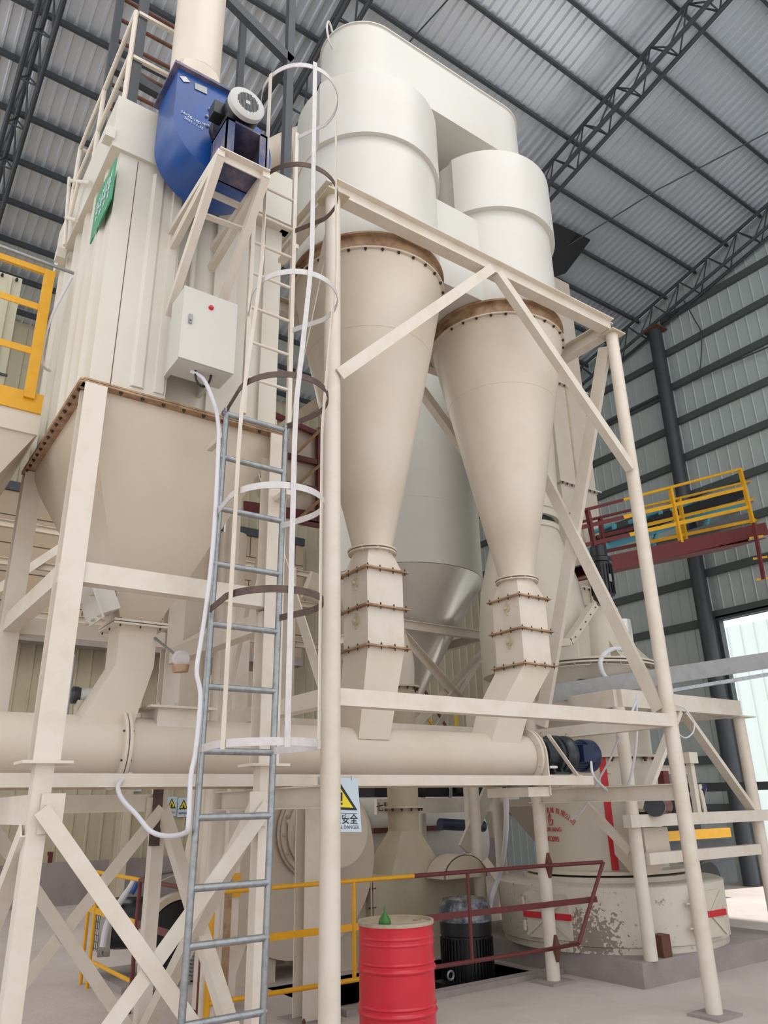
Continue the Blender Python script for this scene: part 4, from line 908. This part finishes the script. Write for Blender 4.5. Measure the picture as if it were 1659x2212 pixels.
for p, q, o, m in (((1268, 1099), (1290, 1212), 0, 'maroon'), ((1447, 1052), (1471, 1172), 0, 'yellow'), ((1598, 1012), (1628, 1136), 0, 'yellow'),
                   ((1296, 1118), (1307, 1208), .9, 'maroon'), ((1467, 1076), (1482, 1168), .9, 'yellow'), ((1632, 1037), (1652, 1128), .9, 'yellow')):
    part('rail_post', MB().bar(onV(*p, o), onV(*q, o), .07, .07, up=(0, 1, 0)), m, gt, 'yellow post' if m == 'yellow' else None)
sl2 = T('gantry_ladder', 'maroon access ladder with yellow treads at the right end of the walkway', 'ladder', onV(1640, 1250))
for o in (-.04, -.5): part('rail', MB().bar(onV(1628, 1130, o), onV(1650, 1252, o), .06, .06, up=(0, 1, 0)), 'maroon', sl2)
for y in (1160, 1205, 1250): part('tread', MB().bar(onV(1634 + (y - 1160) * .18, y, -.5), onV(1634 + (y - 1160) * .18, y, -.04), .25, .04), 'yellow', sl2)
ic = T('inclined_conveyor', 'black belt conveyor with light blue frame climbing behind the maroon walkway', 'conveyor', onV(1450, 1140, 1.3))
part('belt', MB().bar(onV(1300, 1165, 1.3), onV(1700, 1033, 1.3), .5, .2), 'rubber', ic)
I0, I1 = onV(1262, 1195, 1.25), onV(1700, 1056, 1.25)
part('frame', MB().bar(I0, I1, .08, .13), 'cyan', ic, 'light blue side frame')
part('frame', MB().bar(I0 + V((0, .9, 0)), I1 + V((0, .9, 0)), .08, .13), 'cyan', ic, 'light blue side frame')
for k in range(5):
    p = I0.lerp(I1, .12 + .2 * k); part('idler_bracket', MB().bar(p, p + V((.05, 0, .42)), .05, .09).tube(p + V((.04, .02, .4)), p + V((.04, .8, .4)), .05, n=12), 'cyan', ic)
for k in range(3):
    p = I0.lerp(I1, .3 + .25 * k); part('support_leg', MB().bar(p - V((.3, 0, .45)), p, .06, .06), 'cyan', ic)
part('return_cover', MB().bar(onV(1420, 1178, 1.0), onV(1700, 1092, 1.0), .04, .22), 'tread', ic)

# ================================================================== LOWER MACHINES
mf = T('main_fan', 'huge round cream fan housing on legs behind the steel columns', 'fan', (4.6, 8.6, 0))
part('volute', MB().lathe((4.6, 8.15, 1.18), [(.2, 0), (1.0, 0), (1.0, .9), (.2, .9)], 80, axis=(0, 1, 0)), 'cream_hopper', mf)
part('inlet_flange', MB().ring((4.78, 8.10, 1.45), (0, 1, 0), .36, .50, .03, 56).ring((4.78, 8.05, 1.45), (0, 1, 0), .36, .48, .03, 56).ring((4.78, 7.99, 1.45), (0, 1, 0), .36, .43, .02, 56), 'cream', mf)
bolts(mf, [((4.78 + .46 * math.cos(a), 8.03, 1.45 + .46 * math.sin(a)), (0, 1, 0)) for a in [math.radians(15 + 24 * k) for k in range(15)]], 'bolt_pale', .018, .1)
part('inlet_pipe', MB().lathe((4.78, 7.6, 1.45), [(.36, 0), (.36, .5)], 48, axis=(0, 1, 0)), 'cream', mf)
part('outlet', MB().box((3.62, 8.2, 1.2), (4.1, 9.0, 3.2)), 'cream_hopper', mf)
part('foot', MB().loft([rect(4.1, 8.6, .0, .5, .8), rect(4.2, 8.6, .5, .3, .8)]), 'cream_hopper', mf)
part('foot', MB().loft([rect(5.2, 8.6, .0, .4, .8), rect(5.1, 8.6, .5, .3, .8)]), 'cream_hopper', mf)
for k in range(3): part('rim_lug', MB().bar((4.78 - .5 + .1 * k, 8.0, 1.45 + .36 - .28 * k), (4.78 - .53 + .1 * k, 8.0, 1.5 + .36 - .28 * k), .03, .04), 'cream', mf)
od = T('air_box', 'long dusty olive duct box behind the hand rail and upright motor', 'duct', (6.6, 8.5, 0))
part('box', MB().box((5.60, 8.2, -.5), (7.4, 9.0, .92)), 'olive', od)
part('box', MB().box((4.9, 8.25, -.3), (5.54, 9.0, .92)), 'olive', od)
part('joint_flange', MB().box((5.54, 8.14, -.3), (5.56, 9.0, .93)).box((5.575, 8.14, -.3), (5.60, 9.0, .93)), 'door_stain', od)
bolts(od, [((5.57, 8.155, z), (1, 0, 0)) for z in (.8, .6, .4, .2, 0)], 'rust', .018, .1)
vd = T('vertical_duct', 'round upright cream duct with flared foot and elbow standing on the olive box', 'duct', (6.3, 8.5, .92))
vx, vy = 6.27, 8.45
n = 32; sq = []; ci = []
for i in range(n):
    a = 2 * math.pi * i / n; ca, sa = math.cos(a), math.sin(a); q_ = max(abs(ca), abs(sa))
    sq.append(V((vx + .42 * ca / q_, vy + .3 * sa / q_, .92))); ci.append(V((vx + .2 * ca, vy + .2 * sa, 1.4)))
part('flared_foot', MB().loft([sq, ci]), 'olive', vd)
part('pipe', MB().tube((vx, vy, 1.4), (vx, vy, 3.2), .2, n=36), 'olive', vd)
for z in (1.68, 3.2):
    part('flange', MB().ring((vx, vy, z), (0, 0, 1), .18, .27, .025, 40), 'door_stain', vd)
    bolts(vd, [((vx + .24 * math.cos(a), vy + .24 * math.sin(a), z - .02), (0, 0, 1)) for a in [math.radians(200 + 30 * k) for k in range(6)]], 'bolt', .018, .06)
part('elbow', MB().path(spline([(vx, vy, 3.2), (vx, vy, 3.6), (vx - .12, vy + .1, 4.0), (vx - .5, vy + .3, 4.35), (vx - 1.2, vy + .5, 4.6)], 6), .2, n=36), 'cream', vd)
pm = T('upright_motor', 'big black upright motor with shiny wrapped top in the pit', 'motor', (6.2, 7.25, -1.2))
ux, uy = 6.2, 7.25
part('base', MB().box((ux - .4, uy - .4, -1.2), (ux + .4, uy + .4, -.95)).lathe((ux, uy, 0), [(.3, -.95), (.3, -.85)], 40), 'black', pm)
m_ = MB().lathe((ux, uy, 0), [(.27, -.85), (.27, .36), (.285, .37), (.285, .56)], 48)
for k in range(44):
    a = 2 * math.pi * k / 44; m_.bar((ux + .28 * math.cos(a), uy + .28 * math.sin(a), -.8), (ux + .28 * math.cos(a), uy + .28 * math.sin(a), .34), .012, .02, up=(math.cos(a), math.sin(a), 0))
part('finned_body', m_, 'black', pm)
part('top_cowl', MB().lathe((ux, uy, 0), [(.29, .5), (.29, .62), (.25, .72), (.12, .735), (.1, .72)], 48), 'wrap', pm, 'top wrapped in shiny plastic film')
part('eye_bolt', MB().path([V((ux - .33 + .04 * math.cos(a), uy - .1, .02 + .04 * math.sin(a))) for a in [2 * math.pi * k / 14 for k in range(15)]], .012, n=8), 'plate', pm)
part('terminal_box', MB().box((ux - .42, uy - .12, -.35), (ux - .26, uy + .12, -.05)), 'black', pm)
bgd = T('belt_guard', 'cream arched belt guard above the upright motor', 'guard', (6.7, 7.8, .8))
ap = [V((6.72 + .34 * math.cos(a), 7.8, .86 + .26 * math.sin(a))) for a in [math.pi * k / 18 for k in range(19)]]
part('arch', MB().loft([[p, p + V((0, .35, 0)), V((p.x * .97 + 6.72 * .03, p.y + .35, p.z * .97 + .86 * .03)), V((p.x * .97 + 6.72 * .03, p.y, p.z * .97 + .86 * .03))] for p in ap]), 'cream', bgd)
part('front_plate', MB().slab(ap[:], (0, .02, 0)), 'olive', bgd)
part('side_strip', MB().path(spline([(6.95, 7.7, 1.05), (7.1, 7.65, .8), (7.15, 7.6, .4)]), 0, flat=(.1, .02), up=(0, 1, 0)), 'cream', bgd)
sc = T('short_column', 'cream H column with base plate standing on the floor left of the red drum', 'column', (3.83, 6.73, 0))
part('shaft', MB().hb((3.83, 6.62, .02), (3.83, 6.62, 1.84), .19, .19, .012, up=(0, 1, 0)), 'cream_beam', sc)
part('base_plate', MB().box((3.66, 6.40, 0), (4.05, 6.84, .02)), 'cement', sc)
bolts(sc, [((3.7, 6.45, .03), (0, 0, 1)), ((4.0, 6.45, .03), (0, 0, 1))], 'rust', .018, .07)
oc = T('corner_column', 'cream corner column with burnt yellow and rusty patches by the hand rail', 'column', (2.86, 6.38, 0))
part('shaft', MB().box((2.95, 6.46, 0), (3.07, 6.58, 3.6)), 'cream_beam', oc)
part('scorched_strip', MB().box((2.94, 6.445, .05), (3.0, 6.462, 1.25)), 'rust_stain', oc, 'scorched strip beside the railing')
part('weld_patch', MB().box((3.0, 6.445, 1.02), (3.075, 6.462, 1.2)), 'yellow', oc, 'yellow weld patches')
fmo = onY(178, 1502, 5.62)
fm_ = T('small_valve_motor', 'small grey motor on the tube conveyor left of the hopper chute', 'motor', (fmo.x, 5.62, 2.2))
part('motor_body', MB().tube((fmo.x, 5.62, fmo.z), (fmo.x + .1, 5.56, fmo.z), .05, n=24), 'grille', fm_)
part('gear_case', MB().lathe((fmo.x - .08, 5.63, fmo.z), [(.04, 0), (.06, .015), (.06, .05), (.045, .08)], 24, axis=(1, 0, 0)), 'motor_dark', fm_)
part('stand', MB().box((fmo.x - .04, 5.56, 2.15), (fmo.x + .06, 5.64, fmo.z - .04)), 'cream_hopper', fm_)
gp0 = onY(160, 1415, 5.55); solo('thin_grey_pipe', MB().tube((gp0.x, 5.55, 2.15), gp0, .013, n=12), 'galv', 'thin grey upright pipe on the tube conveyor by the left stand column', 'pipe')
# tall round duct left of the ladder base
solo('tall_round_duct', MB().tube((3.35, 7.6, 0), (3.35, 7.6, 4.6), .15, n=32), 'cream', 'slim round cream pipe standing behind the ladder near the fan housing', 'pipe')
# background conveyor seen under the tube
bcv = T('return_conveyor', 'cream channel conveyor with black trough belt seen below the tube conveyor', 'conveyor', (8.2, 10, 1.6))
part('channel', MB().box((6.9, 9.95, 1.58), (9.85, 10.02, 1.80)), 'cream_beam', bcv)
part('belt', MB().bar((6.9, 10.3, 1.93), (9.6, 10.3, 1.92), .6, .2), 'rubber', bcv)
for k in range(3):
    x = 7.45 + .9 * k
    part('idler_bracket', MB().path([V((x, 9.98, 1.8)), V((x + .02, 9.98, 1.95)), V((x + .08, 9.98, 2.08))], .03, n=8), 'galv', bcv)
    part('roller', MB().tube((x + .1, 9.98, 1.94), (x + .4, 9.99, 1.88), .07, n=16), 'rubber', bcv)
part('return_roller', MB().tube((8.05, 9.9, 1.42), (8.95, 9.9, 1.36), .085, n=20), 'navy', bcv)
tx = onY(838, 1743, 9.93)
text_obj('brushed_writing', '七猛犬', .14, 'ink', bcv, (tx.x, 9.94, tx.z - .05), (1, 0, 0), (0, 0, 1), .002)
bs = T('white_screen_box', 'white cylinder machine with two dark red bands far behind the railing', 'machine', (8.6, 12, 0))
part('drum', MB().tube((7.7, 12, 1.1), (10.3, 12, 1.1), .75, n=48), 'offwhite', bs)
for z in (1.32, .72): part('band', MB().box((7.68, 11.18, z - .04), (9.2, 11.3, z + .04)), 'maroon', bs)
part('stand', MB().box((7.8, 11.6, 0), (10.2, 12.4, .5)), 'offwhite', bs)
part('end_cap', MB().tube((7.66, 12, 1.1), (7.7, 12, 1.1), .78, n=48), 'cream', bs)
for k, (px, m, lab) in enumerate(((1015, 'cream_beam', 'cream upright pipe between the olive box and the return conveyor'),)):
    c0 = onY(px, 1700, 9.0); tt = T('pipe_stand', lab, 'column', (c0.x, 9.0, 0)); part('pipe', MB().tube((c0.x, 9.0, 0), (c0.x, 9.0, 2.4), .1, n=24), m, tt)
    part('brace', MB().bar(onY(1002, 1835, 8.72), onY(1062, 1695, 8.72), .2, .05, up=(0, 1, 0)), m, tt)
fh2 = solo('far_funnel', MB().loft([rect(9.35, 8.6, .9, .3, .3), rect(9.05, 8.6, 1.65, 1.1, .6), rect(9.05, 8.6, 1.75, 1.1, .6)]), 'cream', 'cream funnel behind the left leg of the frame beside the mill', 'hopper')
cable('thick pale conduit curving from the tube conveyor foot down to the upright motor', [onY(1092, 1708, 5.5), onY(1094, 1760, 5.8), onY(1090, 1830, 6.4), onY(1078, 1890, 6.9), onY(1062, 1940, 7.1), onY(1058, 1965, 7.15)], .026)
# hanging caution sign
cs = T('caution_sign', 'white and yellow triangular caution sign hanging behind the front frame post', 'sign', onY(752, 1797, 5.13))
sy = 5.06
s0, s1, s2, s3 = onY(690, 1676, sy), onY(772, 1682, sy), onY(781, 1797, sy), onY(694, 1797, sy)
part('board', MB().plate(s0, s3, s2, s1, .003), 'sign_blue', cs)
def sp(u, v, lift=.004):
    return s0.lerp(s1, u).lerp(s3.lerp(s2, u), v) + V((0, -lift, 0))
tri = [sp(.52, .10), sp(.93, .60), sp(.11, .60)]; tri2 = [sp(.52, .21, .006), sp(.82, .555, .006), sp(.22, .555, .006)]
part('triangle', MB().slab(tri, (0, -.001, 0)), 'ink', cs); part('yellow_field', MB().slab(tri2, (0, -.001, 0)), 'sign_yellow', cs)
part('exclamation_mark', MB().slab([sp(.49, .28, .008), sp(.56, .28, .008), sp(.545, .44, .008), sp(.505, .44, .008)], (0, -.001, 0)).tube(sp(.525, .49, .008), sp(.525, .49, .009), .008, n=16), 'ink', cs)
part('rule', MB().slab([sp(.06, .66), sp(.92, .66), sp(.92, .668), sp(.06, .668)], (0, -.001, 0)), 'ink', cs)
sd = (s2 - s3).normalized(); wd = (s1 - s0).length
text_obj('sign_text', '注意安全', wd * .215, 'ink', cs, sp(.5, .84), sd, (0, 0, 1), .0005, bold=.001)
text_obj('sign_text', 'CAUTION, DANGER', wd * .1, 'ink', cs, sp(.5, .945), sd, (0, 0, 1), .0005)
part('wire', MB().path([sp(.82, .02), sp(.83, -.05), sp(.83, .05)], .0015, n=5), 'bolt', cs)
# small wall signs
def wsign(px, py, w, h, lab, txt):
    c = onY(px, py, YB - .06); t = T('warning_sign', lab, 'sign', (c.x, c.y, c.z - h / 2), 'small warning signs on the back wall'); y = YB - .035
    part('board', MB().box((c.x - w / 2, y, c.z - h / 2), (c.x + w / 2, y + .02, c.z + h / 2)), 'sign_blue', t)
    zt_ = c.z + h * .42; zb_ = c.z - h * .1
    part('triangle', MB().slab([(c.x, y - .004, zt_), (c.x + w * .4, y - .004, zb_), (c.x - w * .4, y - .004, zb_)], (0, .004, 0)), 'ink', t)
    part('yellow_field', MB().slab([(c.x, y - .008, zt_ - h * .1), (c.x + w * .28, y - .008, zb_ + h * .06), (c.x - w * .28, y - .008, zb_ + h * .06)], (0, .004, 0)), 'sign_yellow', t)
    part('pictogram', MB().tube((c.x, y - .010, zb_ + h * .22), (c.x, y - .012, zb_ + h * .22), w * .05, n=10).box((c.x - w * .08, y - .012, zb_ + h * .07), (c.x + w * .08, y - .01, zb_ + h * .17)), 'ink', t)
    text_obj('sign_text', txt, w * .2, 'ink', t, (c.x, y - .003, c.z - h * .35), (1, 0, 0), (0, 0, 1), .001)
ws = onY(389, 1742, YB - .06) - onY(361, 1742, YB - .06)
wsign(371, 1742, ws.length * .86, ws.length * 1.35, 'small dust warning sign on the back wall, left one of the close pair', '注意防尘')
wsign(397, 1744, ws.length * .86, ws.length * 1.35, 'small noise warning sign on the back wall, right one of the close pair', '噪声有害')
wsign(448, 1740, ws.length * .86, ws.length * 1.35, 'small warning sign on the back wall half hidden behind the ladder', '注意安全')
wsign(291, 1697, ws.length * 1.1, ws.length * .8, 'small warning sign high on the back wall beside the hanging conduit', '注意')

# ================================================================== HAND RAIL
hr = T('hand_rail', 'yellow and maroon pipe hand rail around the machinery pit', 'railing', (4.6, 6.2, 0))
RY = 6.2; xs = 4.70; RX = 2.72
TR_, MR_, BR_ = onY(1303, 1862, 5.75), onY(1290, 1942, 5.76), onY(1250, 2038, 5.8)
def rr_(a, b, z0, z1, flat, m, lab=None):
    p = a if isinstance(a, V) else V((a, RY, z0)); q_ = b if isinstance(b, V) else V((b, RY, z1))
    q = MB().bar(p, q_, .008, .055) if flat else MB().tube(p, q_, .019, n=14)
    part('rail', q, m, hr, lab)
kx_ = 6.36
rr_(RX, xs, 1.095, 1.09, 0, 'yellow', 'yellow length of rail'); rr_(xs, kx_, 1.09, 1.08, 0, 'maroon', 'maroon length of rail'); rr_(V((kx_, RY, 1.08)), TR_, 0, 0, 0, 'maroon', 'maroon length of rail')
rr_(RX, xs, .735, .73, 1, 'yellow', 'yellow length of rail'); rr_(xs, kx_, .73, .715, 1, 'maroon', 'maroon length of rail'); rr_(V((kx_, RY, .715)), MR_, 0, 0, 1, 'maroon', 'maroon length of rail')
rr_(RX, xs - .3, .345, .335, 0, 'yellow', 'yellow length of rail'); rr_(xs - .3, kx_, .335, .315, 0, 'maroon', 'maroon length of rail'); rr_(V((kx_, RY, .315)), BR_, 0, 0, 0, 'maroon', 'maroon length of rail')
part('end_bar', MB().tube(TR_, BR_, .019, n=14), 'maroon', hr)
part('post', MB().tube((4.04, RY, .33), (4.04, RY, 1.09), .018, n=12), 'yellow', hr); part('post', MB().tube((5.36, RY, .32), (5.36, RY, 1.08), .018, n=12), 'maroon', hr)
part('corner_post', MB().tube((RX, RY, 0), (RX, RY, 1.12), .024, n=14), 'yellow', hr)
for z in (1.08, .31): part('weld_scar', MB().lathe((6.5, 6.205, z), [(.015, -.12), (.03, -.06), (.045, 0), (.03, .06), (.015, .12)], 10), 'rust', hr, 'rusty weld scar on the pipe post')
# left run going back
yl = 7.9
for z, fl_ in ((1.09, 0), (.72, 1), (.25, 0)):
    for a_, b_, m in ((RY + .12, yl, 'maroon'), (yl, 9.6, 'yellow')):
        q = MB().bar((RX, a_, z), (RX, b_, z), .008, .06) if fl_ else MB().tube((RX, a_, z), (RX, b_, z), .019, n=12)
        part('side_rail', q, m, hr)
for y, m in ((RY + .15, 'maroon'), (yl, 'maroon'), (9.5, 'yellow'), (9.25, 'yellow')): part('side_post', MB().tube((RX, y, 0), (RX, y, 1.1), .02, n=12), m, hr)
rl_ = T('far_hand_rail', 'dark red hand rail at the left edge by the back wall', 'railing', (2.5, 15, 0))
a_, b_ = onZ(-40, 1965, 0), onZ(95, 1958, 0)
for z in (.45, .95): part('rail', MB().bar(at(a_, z), at(b_, z), .05, .07), 'maroon', rl_)
for t_ in (0, .5, 1): p = a_.lerp(b_, t_); part('post', MB().box((p.x - .04, p.y - .04, 0), (p.x + .04, p.y + .04, .98)), 'maroon', rl_)
# small blower set at left
bl = T('belt_blower', 'grey motor and black belt pulley guard behind the left hand rail', 'blower', (3.6, 9.2, 0))
part('pulley_guard', MB().lathe((3.60, 9.0, .40), [(.02, -.01), (.36, 0), (.38, .02), (.38, .2)], 48, axis=(0, 1, 0)), 'black', bl)
part('guard_rim', MB().ring((3.60, 9.06, .40), (0, 1, 0), .38, .45, .12, 48), 'cream', bl)
m_ = MB().tube((2.98, 9.5, .55), (3.4, 9.3, .55), .25, n=32)
for k in range(18):
    a = 2 * math.pi * k / 18; m_.bar((3.02, 9.49 + .0, .62) + V((0, .175 * math.cos(a), .175 * math.sin(a))) if False else V((3.02, 9.5 + .25 * math.cos(a), .55 + .25 * math.sin(a))), V((3.38, 9.31 + .25 * math.cos(a), .55 + .25 * math.sin(a))), .012, .012)
part('motor', m_, 'motor_dark', bl)
part('fan_guard', MB().tube((2.88, 9.54, .5), (3.0, 9.5, .5), .27, n=32), 'grille', bl)
cg = MB()
for k in range(-3, 4): cg.bar((2.87, 9.54 + k * .065, .28), (2.87, 9.54 + k * .065, .72), .006, .006); cg.bar((2.87, 9.32, .5 + k * .065), (2.87, 9.76, .5 + k * .065), .006, .006)
part('guard_mesh', cg, 'motor_dark', bl)
g2 = MB()
for k in range(9): g2.box((3.62, 8.7, .02 + k * .035), (3.98, 9.0, .035 + k * .035))
part('gearbox', MB().box((3.65, 8.73, 0), (3.95, 8.97, .33)), 'grey_paint', bl); part('cooling_fins', g2, 'grey_paint', bl)
part('bed', MB().box((2.9, 8.7, 0), (4.1, 9.9, .06)), 'cement', bl)
part('cover_flap', MB().plate((3.1, 9.3, .98), (3.9, 9.0, 1.1), (3.95, 9.25, 1.1), (3.2, 9.6, .98), .01), 'motor_dark', bl)
part('cover_strip', MB().plate((3.3, 9.1, .95), (3.75, 9.0, 1.12), (3.8, 9.05, 1.12), (3.35, 9.15, .95), .006), 'cream_beam', bl)
cable('pale hose rising from the floor to the small blower behind the yellow rail', [onY(222, 2045, 9.2), onY(228, 2010, 9.2), onY(240, 1975, 9.2), onY(262, 1945, 9.3), onY(283, 1915, 9.3), onY(290, 1900, 9.3)], .035)
cable('short blue taped hose beside the small blower motor', [onY(284, 1930, 9.25), onY(293, 1915, 9.25), onY(298, 1902, 9.25)], .028, 'blue', 'hose')
# second filter unit at left
s2 = T('second_collector', 'second cream filter unit with tapered hopper cut off by the left edge', 'dust collector', (-.2, 6.4, 3.0))
part('hopper', MB().loft([[V((-.3, 5.9, 3.0)), V((.1, 5.9, 3.0)), V((.1, 6.3, 3.0)), V((-.3, 6.3, 3.0))], [V((-1.4, 5.62, 4.33)), V((.85, 5.62, 4.33)), V((.85, 7.2, 4.33)), V((-1.4, 7.2, 4.33))]]), 'cream_hopper', s2)
part('rim_channel', MB().box((-1.4, 5.6, 4.33), (.86, 7.2, 4.53)), 'cream', s2)
t2 = MB().box((-1.0, 7.0, 4.5), (.72, 8.4, 6.6))
c2 = part('cladding', t2, 'sheet_cream', s2)
part('cladding_rib', MB().box((.3, 6.97, 4.5), (.36, 7.0, 6.58)), 'sheet_cream', c2); part('cladding_rib', MB().box((.6, 6.97, 4.5), (.63, 7.0, 6.58)), 'sheet_cream', c2)
part('cladding_seam', MB().box((-1, 6.98, 5.5), (.74, 7.0, 5.52)), 'girt_green', c2)
bolts(s2, [((.15 + .13 * k, 6.98, 6.56), (0, 1, 0)) for k in range(5)], 'bolt', .014, .05)
yr = T('yellow_guard_rail', 'bright yellow flat steel guard rail on the second filter at the left edge', 'railing', (0, 5.6, 4.5))
part('toe_board', MB().box((-1.5, 5.585, 4.50), (.86, 5.6, 4.66)), 'yellow', yr)
for z in (4.98, 5.38): part('mid_rail', MB().box((-1.5, 5.58, z), (.80, 5.59, z + .055)), 'yellow', yr)
part('top_rail', MB().box((-1.5, 5.57, 5.72), (.80, 5.60, 5.77)), 'yellow', yr)
for x in (.72, -.6): part('post', MB().box((x, 5.56, 4.60), (x + .075, 5.60, 5.76)), 'yellow', yr)
cd = T('sagging_conduit', 'thin silver conduit on the yellow rail with a loop hanging to the filter', 'conduit', (.5, 5.5, 5.2))
part('straight_pipe', MB().tube((-1.5, 5.55, 5.86), (.93, 5.55, 5.80), .014, n=10), 'galv', cd)
part('loop', MB().path(spline([onY(155, 600, 5.55), onY(140, 628, 5.56), onY(120, 665, 5.58), onY(104, 705, 5.6), onY(92, 755, 5.62), onY(91, 780, 5.64), onY(96, 794, 5.7), onY(108, 801, 5.9)]), .011), 'cable', cd)
# dark red platform frame between ladder and frame post
dp = T('maroon_landing', 'dark red framed landing with cream panel between ladder and front post', 'platform', (4.9, 9, 5.4))
for (a, b) in (((688, 925), (688, 1130)), ((585, 893), (690, 940)), ((600, 980), (688, 1000)), ((560, 1035), (690, 1060)), ((640, 1125), (690, 1135))):
    part('frame_bar', MB().bar(onY(*a, 9), onY(*b, 9), .06, .08), 'maroon', dp)
part('panel', MB().plate(onY(596, 905, 9.1), onY(600, 1100, 9.1), onY(684, 1120, 9.1), onY(684, 935, 9.1), .03), 'cream_hopper', dp)
part('toe_plate', MB().plate(onY(525, 1083, 9), onY(525, 1104, 9), onY(690, 1132, 9), onY(690, 1108, 9), .03), 'maroon', dp)
for (a, b) in (((640, 980), (690, 930)), ((640, 1050), (690, 1005)), ((640, 1125), (690, 1080))): part('stair_tread', MB().bar(onY(*a, 8.9), onY(*b, 8.9), .2, .03), 'brake_wood', dp)
part('support_post', MB().box((4.75, 9.1, 0), (4.95, 9.3, 5.5)), 'cream_beam', dp); part('support_post', MB().box((3.95, 9.1, 0), (4.1, 9.3, 5.5)), 'cream_beam', dp)
lb2 = T('landing_braces', 'cream crossing beams behind the ladder under the dark red landing', 'frame', (3.5, 9, 3))
part('beam', MB().bar(onY(400, 1400, 7.6), onY(560, 1310, 7.0), .05, .14), 'cream_beam', lb2)
part('beam', MB().bar(onY(488, 1530, 8.3), onY(540, 1270, 8.3), .1, .1), 'cream_beam', lb2)

# ================================================================== DRUM
dm = T('red_drum', 'red ribbed steel oil drum with dusty lid in the foreground', 'drum', (3.84, 5.31, 0))
R0 = .283
prof = [(R0 - .01, .0), (R0, .01)]
def roll(z, h=.014, d=.010): return [(R0, z - h), (R0 + d * .7, z - h * .5), (R0 + d, z), (R0 + d * .7, z + h * .5), (R0, z + h)]
for z in (.05, .09, .30, .335, .56, .595, .61 + .06): prof += roll(z) if z > .5 or z < .4 else roll(z, .016, .014)
prof = [(R0 - .01, 0), (R0, .01)]
for z, h, d in ((.12, .012, .006), (.16, .012, .006), (.30, .02, .014), (.345, .012, .008), (.575, .02, .014), (.62, .012, .008), (.745, .012, .006), (.785, .012, .006)): prof += roll(z, h, d)
prof += [(R0, .85), (R0 + .003, .862)]
part('shell', MB().lathe((3.84, 5.31, 0), prof, 80), 'drum_red', dm)
part('rim', MB().ring((3.84, 5.31, .874), (0, 0, 1), R0 - .012, R0 + .007, .024, 80), 'drum_lid', dm, 'pale worn chime')
part('lid', MB().lathe((3.84, 5.31, 0), [(R0 - .01, .855), (R0 - .01, .868)], 80), 'drum_lid', dm, 'dusty grey lid')
part('bung', MB().tube((4.02, 5.28, .862), (4.02, 5.28, .878), .03, n=20), 'rust_stain', dm)
gc_ = V((3.71, 5.27, .869))
solo('green_funnel', MB().lathe(gc_, [(.045, 0), (.048, .01), (.044, .03), (.03, .055), (.012, .075), (.006, .085), (.004, .12)], 24), 'green', 'small green plastic cone standing on the lid of the red drum', 'funnel')

# ================================================================== ROOF AND WALL DETAILS
v0, v1, v2, v3 = [onY(*q, 9.3) for q in ((1190, 480), (1275, 515), (1225, 590), (1192, 600))]
def onroof(px, py, d=.3):
    r_ = ray(px, py); t = (16.85 - d - .234 * EYE.y - EYE.z) / (r_.z + .234 * r_.y); return EYE + r_ * t
rvn = solo('roof_hatch_flap', MB().slab([onroof(1150, 470, .16), onroof(1205, 483, .16), onroof(1275, 517, .16), onroof(1222, 588, .6), onroof(1160, 610, .6)], (0, 0, -.03)), 'black', 'black sheet flap hanging under the roof beside the right cyclone', 'flap')
def wire(label, pts, r=.012, m='dark_steel', nm='wire'): return solo(nm, MB().path(pts, r, n=6), m, label, 'wire')
wire('thin dark tie rod crossing under the roof right of the cyclones', [onroof(1180, 560), onroof(1420, 410), onroof(1670, 280)], .016)
wire('thin dark tie rod under the roof above the white hood', [onroof(885, 90), onroof(985, -20)], .016)
wire('dark cable stretched level along the gable wall', [onX(1290, 925, XG - .15), onX(1360, 888, XG - .15), onX(1500, 818, XG - .15), onX(1670, 745, XG - .15)], .02)
wire('dark cable hanging down the gable wall beside the column', spline([onX(1475, 645, XG - .15), onX(1500, 690, XG - .15), onX(1515, 722, XG - .15), onX(1513, 790, XG - .15), onX(1505, 815, XG - .15)], 6), .015)
# machinery outside the door
ow = T('parked_machine', 'dark blue and black wheeled machine with yellow bar parked between mill tower and doorway', 'machine', (13.4, 9.3, 0))
part('body', MB().box((12.3, 9.0, .25), (14.4, 10.4, .98)), 'motor_dark', ow)
part('cab', MB().box((12.6, 9.4, .98), (14.1, 10.2, 1.55)), 'black', ow)
part('yellow_bar', MB().box((12.2, 8.92, 1.02), (14.3, 9.0, 1.18)), 'yellow', ow)
for x in (12.6, 13.4): part('wheel', MB().tube((x, 8.9, .32), (x, 9.15, .32), .32, n=28), 'rubber', ow)
